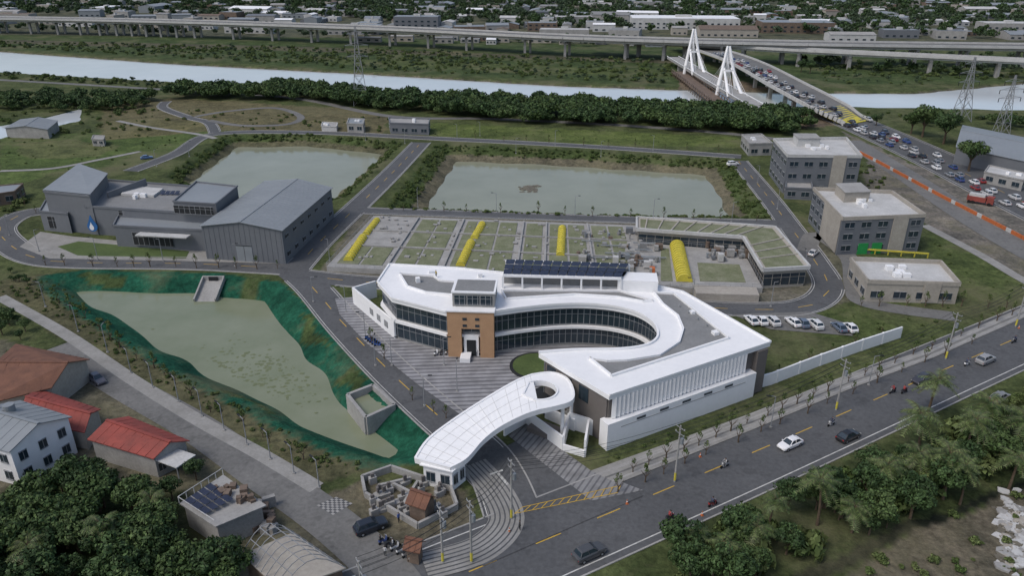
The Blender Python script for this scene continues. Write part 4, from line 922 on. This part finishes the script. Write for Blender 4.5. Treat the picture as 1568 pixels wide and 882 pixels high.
# ---------- people, scooters ----------
def figure(j,name):
    keys=list(j); me=bpy.data.meshes.new(name); E=[('pel','spi'),('spi','che'),('che','nec'),('nec','hea'),('hea','top')]
    for s in 'LR': E+=[('che','sh'+s),('sh'+s,'el'+s),('el'+s,'ha'+s),('pel','hi'+s),('hi'+s,'kn'+s),('kn'+s,'an'+s),('an'+s,'to'+s)]
    me.from_pydata([j[k][0] for k in keys],[(keys.index(a),keys.index(c)) for a,c in E],[]); ob=bpy.data.objects.new(name,me); sc.collection.objects.link(ob)
    md=ob.modifiers.new('s','SKIN'); 
    for i,k in enumerate(keys): me.skin_vertices[0].data[i].radius=(j[k][1],)*2; me.skin_vertices[0].data[i].use_root=(k=='pel')
    ss=ob.modifiers.new('u','SUBSURF'); ss.levels=1; ss.render_levels=1
    dg=bpy.context.evaluated_depsgraph_get(); m2=bpy.data.meshes.new_from_object(ob.evaluated_get(dg)); bpy.data.objects.remove(ob)
    m2.materials.clear()
    for k in ('cloth','skin','hair','dark'): m2.materials.append(M[k])
    zn=j['nec'][0][2];zt=j['top'][0][2];zp=j['pel'][0][2]
    for p in m2.polygons: z=p.center.z; p.material_index=2 if z>zt-.08 else 1 if z>zn else 3 if z<zp-.03 else 0
    return m2
J=dict(pel=((0,0,.95),.13),spi=((0,0,1.15),.12),che=((0,0,1.38),.13),nec=((0,0,1.5),.055),hea=((0,.01,1.62),.1),top=((0,.01,1.72),.08))
JS=dict(pel=((-.25,0,.82),.14),spi=((-.22,0,1.02),.13),che=((-.15,0,1.28),.14),nec=((-.1,0,1.42),.06),hea=((-.08,0,1.54),.13),top=((-.08,0,1.64),.11))
for s,q in (('L',1),('R',-1)):
    J.update({'sh'+s:((q*.19,0,1.4),.06),'el'+s:((q*.24,.0,1.13),.045),'ha'+s:((q*.24,.1,.88),.04),'hi'+s:((q*.1,0,.88),.09),'kn'+s:((q*.11,.03*q,.5),.06),'an'+s:((q*.11,-.02,.09),.045),'to'+s:((q*.11,.12,.05),.04)})
    JS.update({'sh'+s:((-.12,q*.2,1.28),.065),'el'+s:((.1,q*.27,1.08),.05),'ha'+s:((.38,q*.28,1.0),.04),'hi'+s:((-.2,q*.1,.8),.1),'kn'+s:((.22,q*.16,.72),.065),'an'+s:((.18,q*.15,.36),.05),'to'+s:((.32,q*.15,.33),.045)})
ME_ST=figure(J,'person_mesh'); ME_SI=figure(JS,'rider_mesh')
def scooter(u,v,an,col,rider=True,z=.1,nm='scooter'):
    b=B(nm); bd=b('body','paint'); bd.beam((-.75,0,.68),(-.05,0,.6),.32,.3); bd.beam((-.1,0,.3),(.4,0,.3),.34,.08); bd.beam((.4,0,.3),(.52,0,.95),.34,.1); b('seat','dark').beam((-.72,0,.86),(-.05,0,.8),.28,.1)
    for x in (-.6,.66): b('wheels','tire').cyl((x,-.06,.24),(x,.06,.24),.24,n=14)
    b('forks','frame').beam((.66,0,.26),(.48,0,1.),.08,.08); b('handlebar','frame').beam((.42,-.3,1.02),(.42,.3,1.02),.05,.05); b('lamp','hl').box(.56,0,.82,.08,.16,.12); b('mirrors','dark').box(.42,.28,1.1,.05,.12,.1); b('mirrors').box(.42,-.28,1.1,.05,.12,.1)
    o=b.done(); x,y=P(u,v); 
    for ch in o.children: ch.color=(*col,1)
    if rider:
        r_=bpy.data.objects.new('rider',ME_SI); sc.collection.objects.link(r_); r_.parent=o; r_.color=(*R.choice([(.05,.06,.1),(.3,.3,.3),(.3,.05,.05),(.05,.1,.2)]),1)
        r_.location=(0,0,.05)
    o.location=(x,y,z); o.rotation_euler=(0,0,an)
for u,v,e in ((1026,796,0),(1091,775,0),(1109,716,1),(1272,652,1),(1366,602,1),(1384,602,0),(1552,525,1),(1480,560,0)): scooter(u,v,ra+math.pi*e,R.choice(CL),True,.03,'scooter_with_rider')
for i in range(11): scooter(668+i*8.5,543+R.uniform(-1,1),1.3+R.uniform(-.1,.1),R.choice(CL),False,.11,'parked_scooter')
for i in range(5): scooter(565+i*3.5,520+i*2.6,.3,(.04,.12,.4),False,.03,'parked_scooter')
for i in range(6): scooter(588+i*9,832+i*5,.8,R.choice(CL),False,.09,'parked_scooter')
for u,v in ((590,852),(611,800),(796,812),(602,840),(583,834),(668,425),(730,545)):
    hz=9.62 if v==425 else .11; x,y=P(u,v,hz); o=bpy.data.objects.new('pedestrian',ME_ST); sc.collection.objects.link(o); o.location=(x,y,hz); o.rotation_euler=(0,0,R.random()*6); o.color=(*R.choice([(.5,.5,.5),(.05,.1,.3),(.4,.3,.05),(.03,.03,.03)]),1)
# ---------- poles, lamps, wires ----------
def lamp(u,v,hh=6.,an=0.,nm='street_lamp',arm=1.2):
    x,y=P(u,v); b=B(nm); b('pole','frame').cyl((x,y,0),(x,y,hh),.09,.06,6); b('base','conc').box(x,y,0,.4,.4,.25); ex,ey=x+math.cos(an)*arm,y+math.sin(an)*arm
    b('arm','frame').beam((x,y,hh),(ex,ey,hh+.2),.08,.08); b('head','dark').box(ex,ey,hh+.15,.7,.25,.1,an); b.done(True)
for i in range(9): lamp(200+i*36+R.uniform(-2,2),572+i*22,5.,2.4)
for u,v in ((165,540),(120,508),(70,470),(575,560),(650,622),(530,478),(560,520),(600,560),(480,462),(360,408),(250,400),(150,398),(505,400),(640,318),(760,325),(880,330),(1000,335),(1120,340),(700,212),(850,222),(1000,230),(735,208),(1180,470),(1060,464),(1230,420),(1190,320),(1160,280),(290,240),(240,255),(560,215),(620,220),(60,385),(15,360),(1330,590),(1180,655),(790,235),(920,240),(680,560),(700,600)): lamp(u,v,6.,R.choice([0,1.5,3.1]))
def upole(u,v,hh=10.):
    x,y=P(u,v); b=B('utility_pole'); b('pole','conc').cyl((x,y,0),(x,y,hh),.17,.12,8)
    for z in (hh-.4,hh-1.4): b('crossarm','frame').beam((x-.9*math.sin(ra),y+.9*math.cos(ra),z),(x+.9*math.sin(ra),y-.9*math.cos(ra),z),.1,.1)
    for z in (hh-.4,hh-1.4):
        for s in (-.85,0,.85): b('insulators','lconc').cyl((x-s*math.sin(ra),y+s*math.cos(ra),z),(x-s*math.sin(ra),y+s*math.cos(ra),z+.25),.06,n=6)
    b('transformer','gmet').cyl((x+.4,y,hh-3.2),(x+.4,y,hh-2.2),.28,n=10); b('warning_band','yt').cyl((x,y,.3),(x,y,1.7),.18,.175,8); b.done(); return (x,y,hh)
pl=[upole(*a) for a in ((560,960),(722,862),(783,795),(1033,738),(1280,628),(1448,550),(1555,500),(1700,440))]
upole(678,862,9)
b=B('overhead_wires')
for a,c in zip(pl,pl[1:]):
    for s in (-.85,0,.85):
        for dz in (-.15,-1.15):
            pr=[]
            for t in np.linspace(0,1,9):
                pr.append((a[0]+(c[0]-a[0])*t-s*math.sin(ra),a[1]+(c[1]-a[1])*t+s*math.cos(ra),a[2]+dz-1.0*math.sin(math.pi*t)))
            for p,q in zip(pr,pr[1:]): b('wires','dark').beam(p,q,.035,.035)
b.done()
b=B('box_junction_marking')
for t in np.linspace(0,1,13):
    a=lerp2(P(800,778),P(950,745),t); c=lerp2(P(788,788),P(945,756),t); b('cross_bars','yel').ribbon([a,c],.12,.125)
b('borders','yel').ribbon([P(800,778),P(950,745)],.13,.131);b('borders').ribbon([P(788,788),P(945,756)],.13,.131); b.done()
for u,v in ((780,815),(1072,700),(1075,790),(1560,503),(960,772)):
    x,y=P(u,v); b=B('traffic_cone'); b('base','org').box(x,y,.03,.4,.4,.05); b('cone','org').cyl((x,y,.08),(x,y,.8),.16,.03,10); b('band','white').cyl((x,y,.4),(x,y,.55),.105,.075,10); b.done(True)
b=B('rubble_heap')
for k in range(300):
    u,v=R.choice([(R.gauss(1550,12),R.gauss(798,16)),(R.gauss(1465,14),R.gauss(695,8)),(R.gauss(1552,12),R.gauss(845,16))]); x,y=P(u,v); r0=R.uniform(.2,1.1); z=R.uniform(.02,.2)
    pg=[(x+r0*R.uniform(.5,1.3)*math.cos(t),y+r0*R.uniform(.5,1.1)*math.sin(t)) for t in np.linspace(0,6.28,7)[:-1]]; pg=ccw(pg)
    mm=R.choice(['lconc','lconc','conc','beige','mud']); b('debris_'+mm,mm).prism(pg,0,[z+R.uniform(0,.15) for _ in pg])
b.done()
# ---------- light, world, camera ----------
sv=Vector((-.55,-.35,.9)).normalized(); el=math.asin(sv.z); az=math.atan2(sv.x,sv.y)
w=bpy.data.worlds.new('World'); sc.world=w; w.use_nodes=True; nt=w.node_tree; bg=nt.nodes['Background']; sk=nt.nodes.new('ShaderNodeTexSky'); sk.sky_type='NISHITA'; sk.sun_disc=False
sk.sun_elevation=el; sk.sun_rotation=az; sk.dust_density=3; sk.air_density=1.; sk.ozone_density=1; nt.links.new(sk.outputs[0],bg.inputs[0]); bg.inputs[1].default_value=.145
ld=bpy.data.lights.new('sun','SUN'); ld.energy=1.3; ld.angle=math.radians(22); ld.color=(1,.97,.93); lo_=bpy.data.objects.new('sun',ld); sc.collection.objects.link(lo_); lo_.rotation_euler=(-sv).to_track_quat('-Z','Y').to_euler()
cd=bpy.data.cameras.new('camera'); cd.sensor_width=36; cd.lens=36*F/1568; cd.clip_end=30000; cd.clip_start=.5; co=bpy.data.objects.new('camera',cd); sc.collection.objects.link(co); co.location=(0,0,H); co.rotation_euler=(math.pi/2-TH,0,0); sc.camera=co
print('OBJ',len(sc.objects))
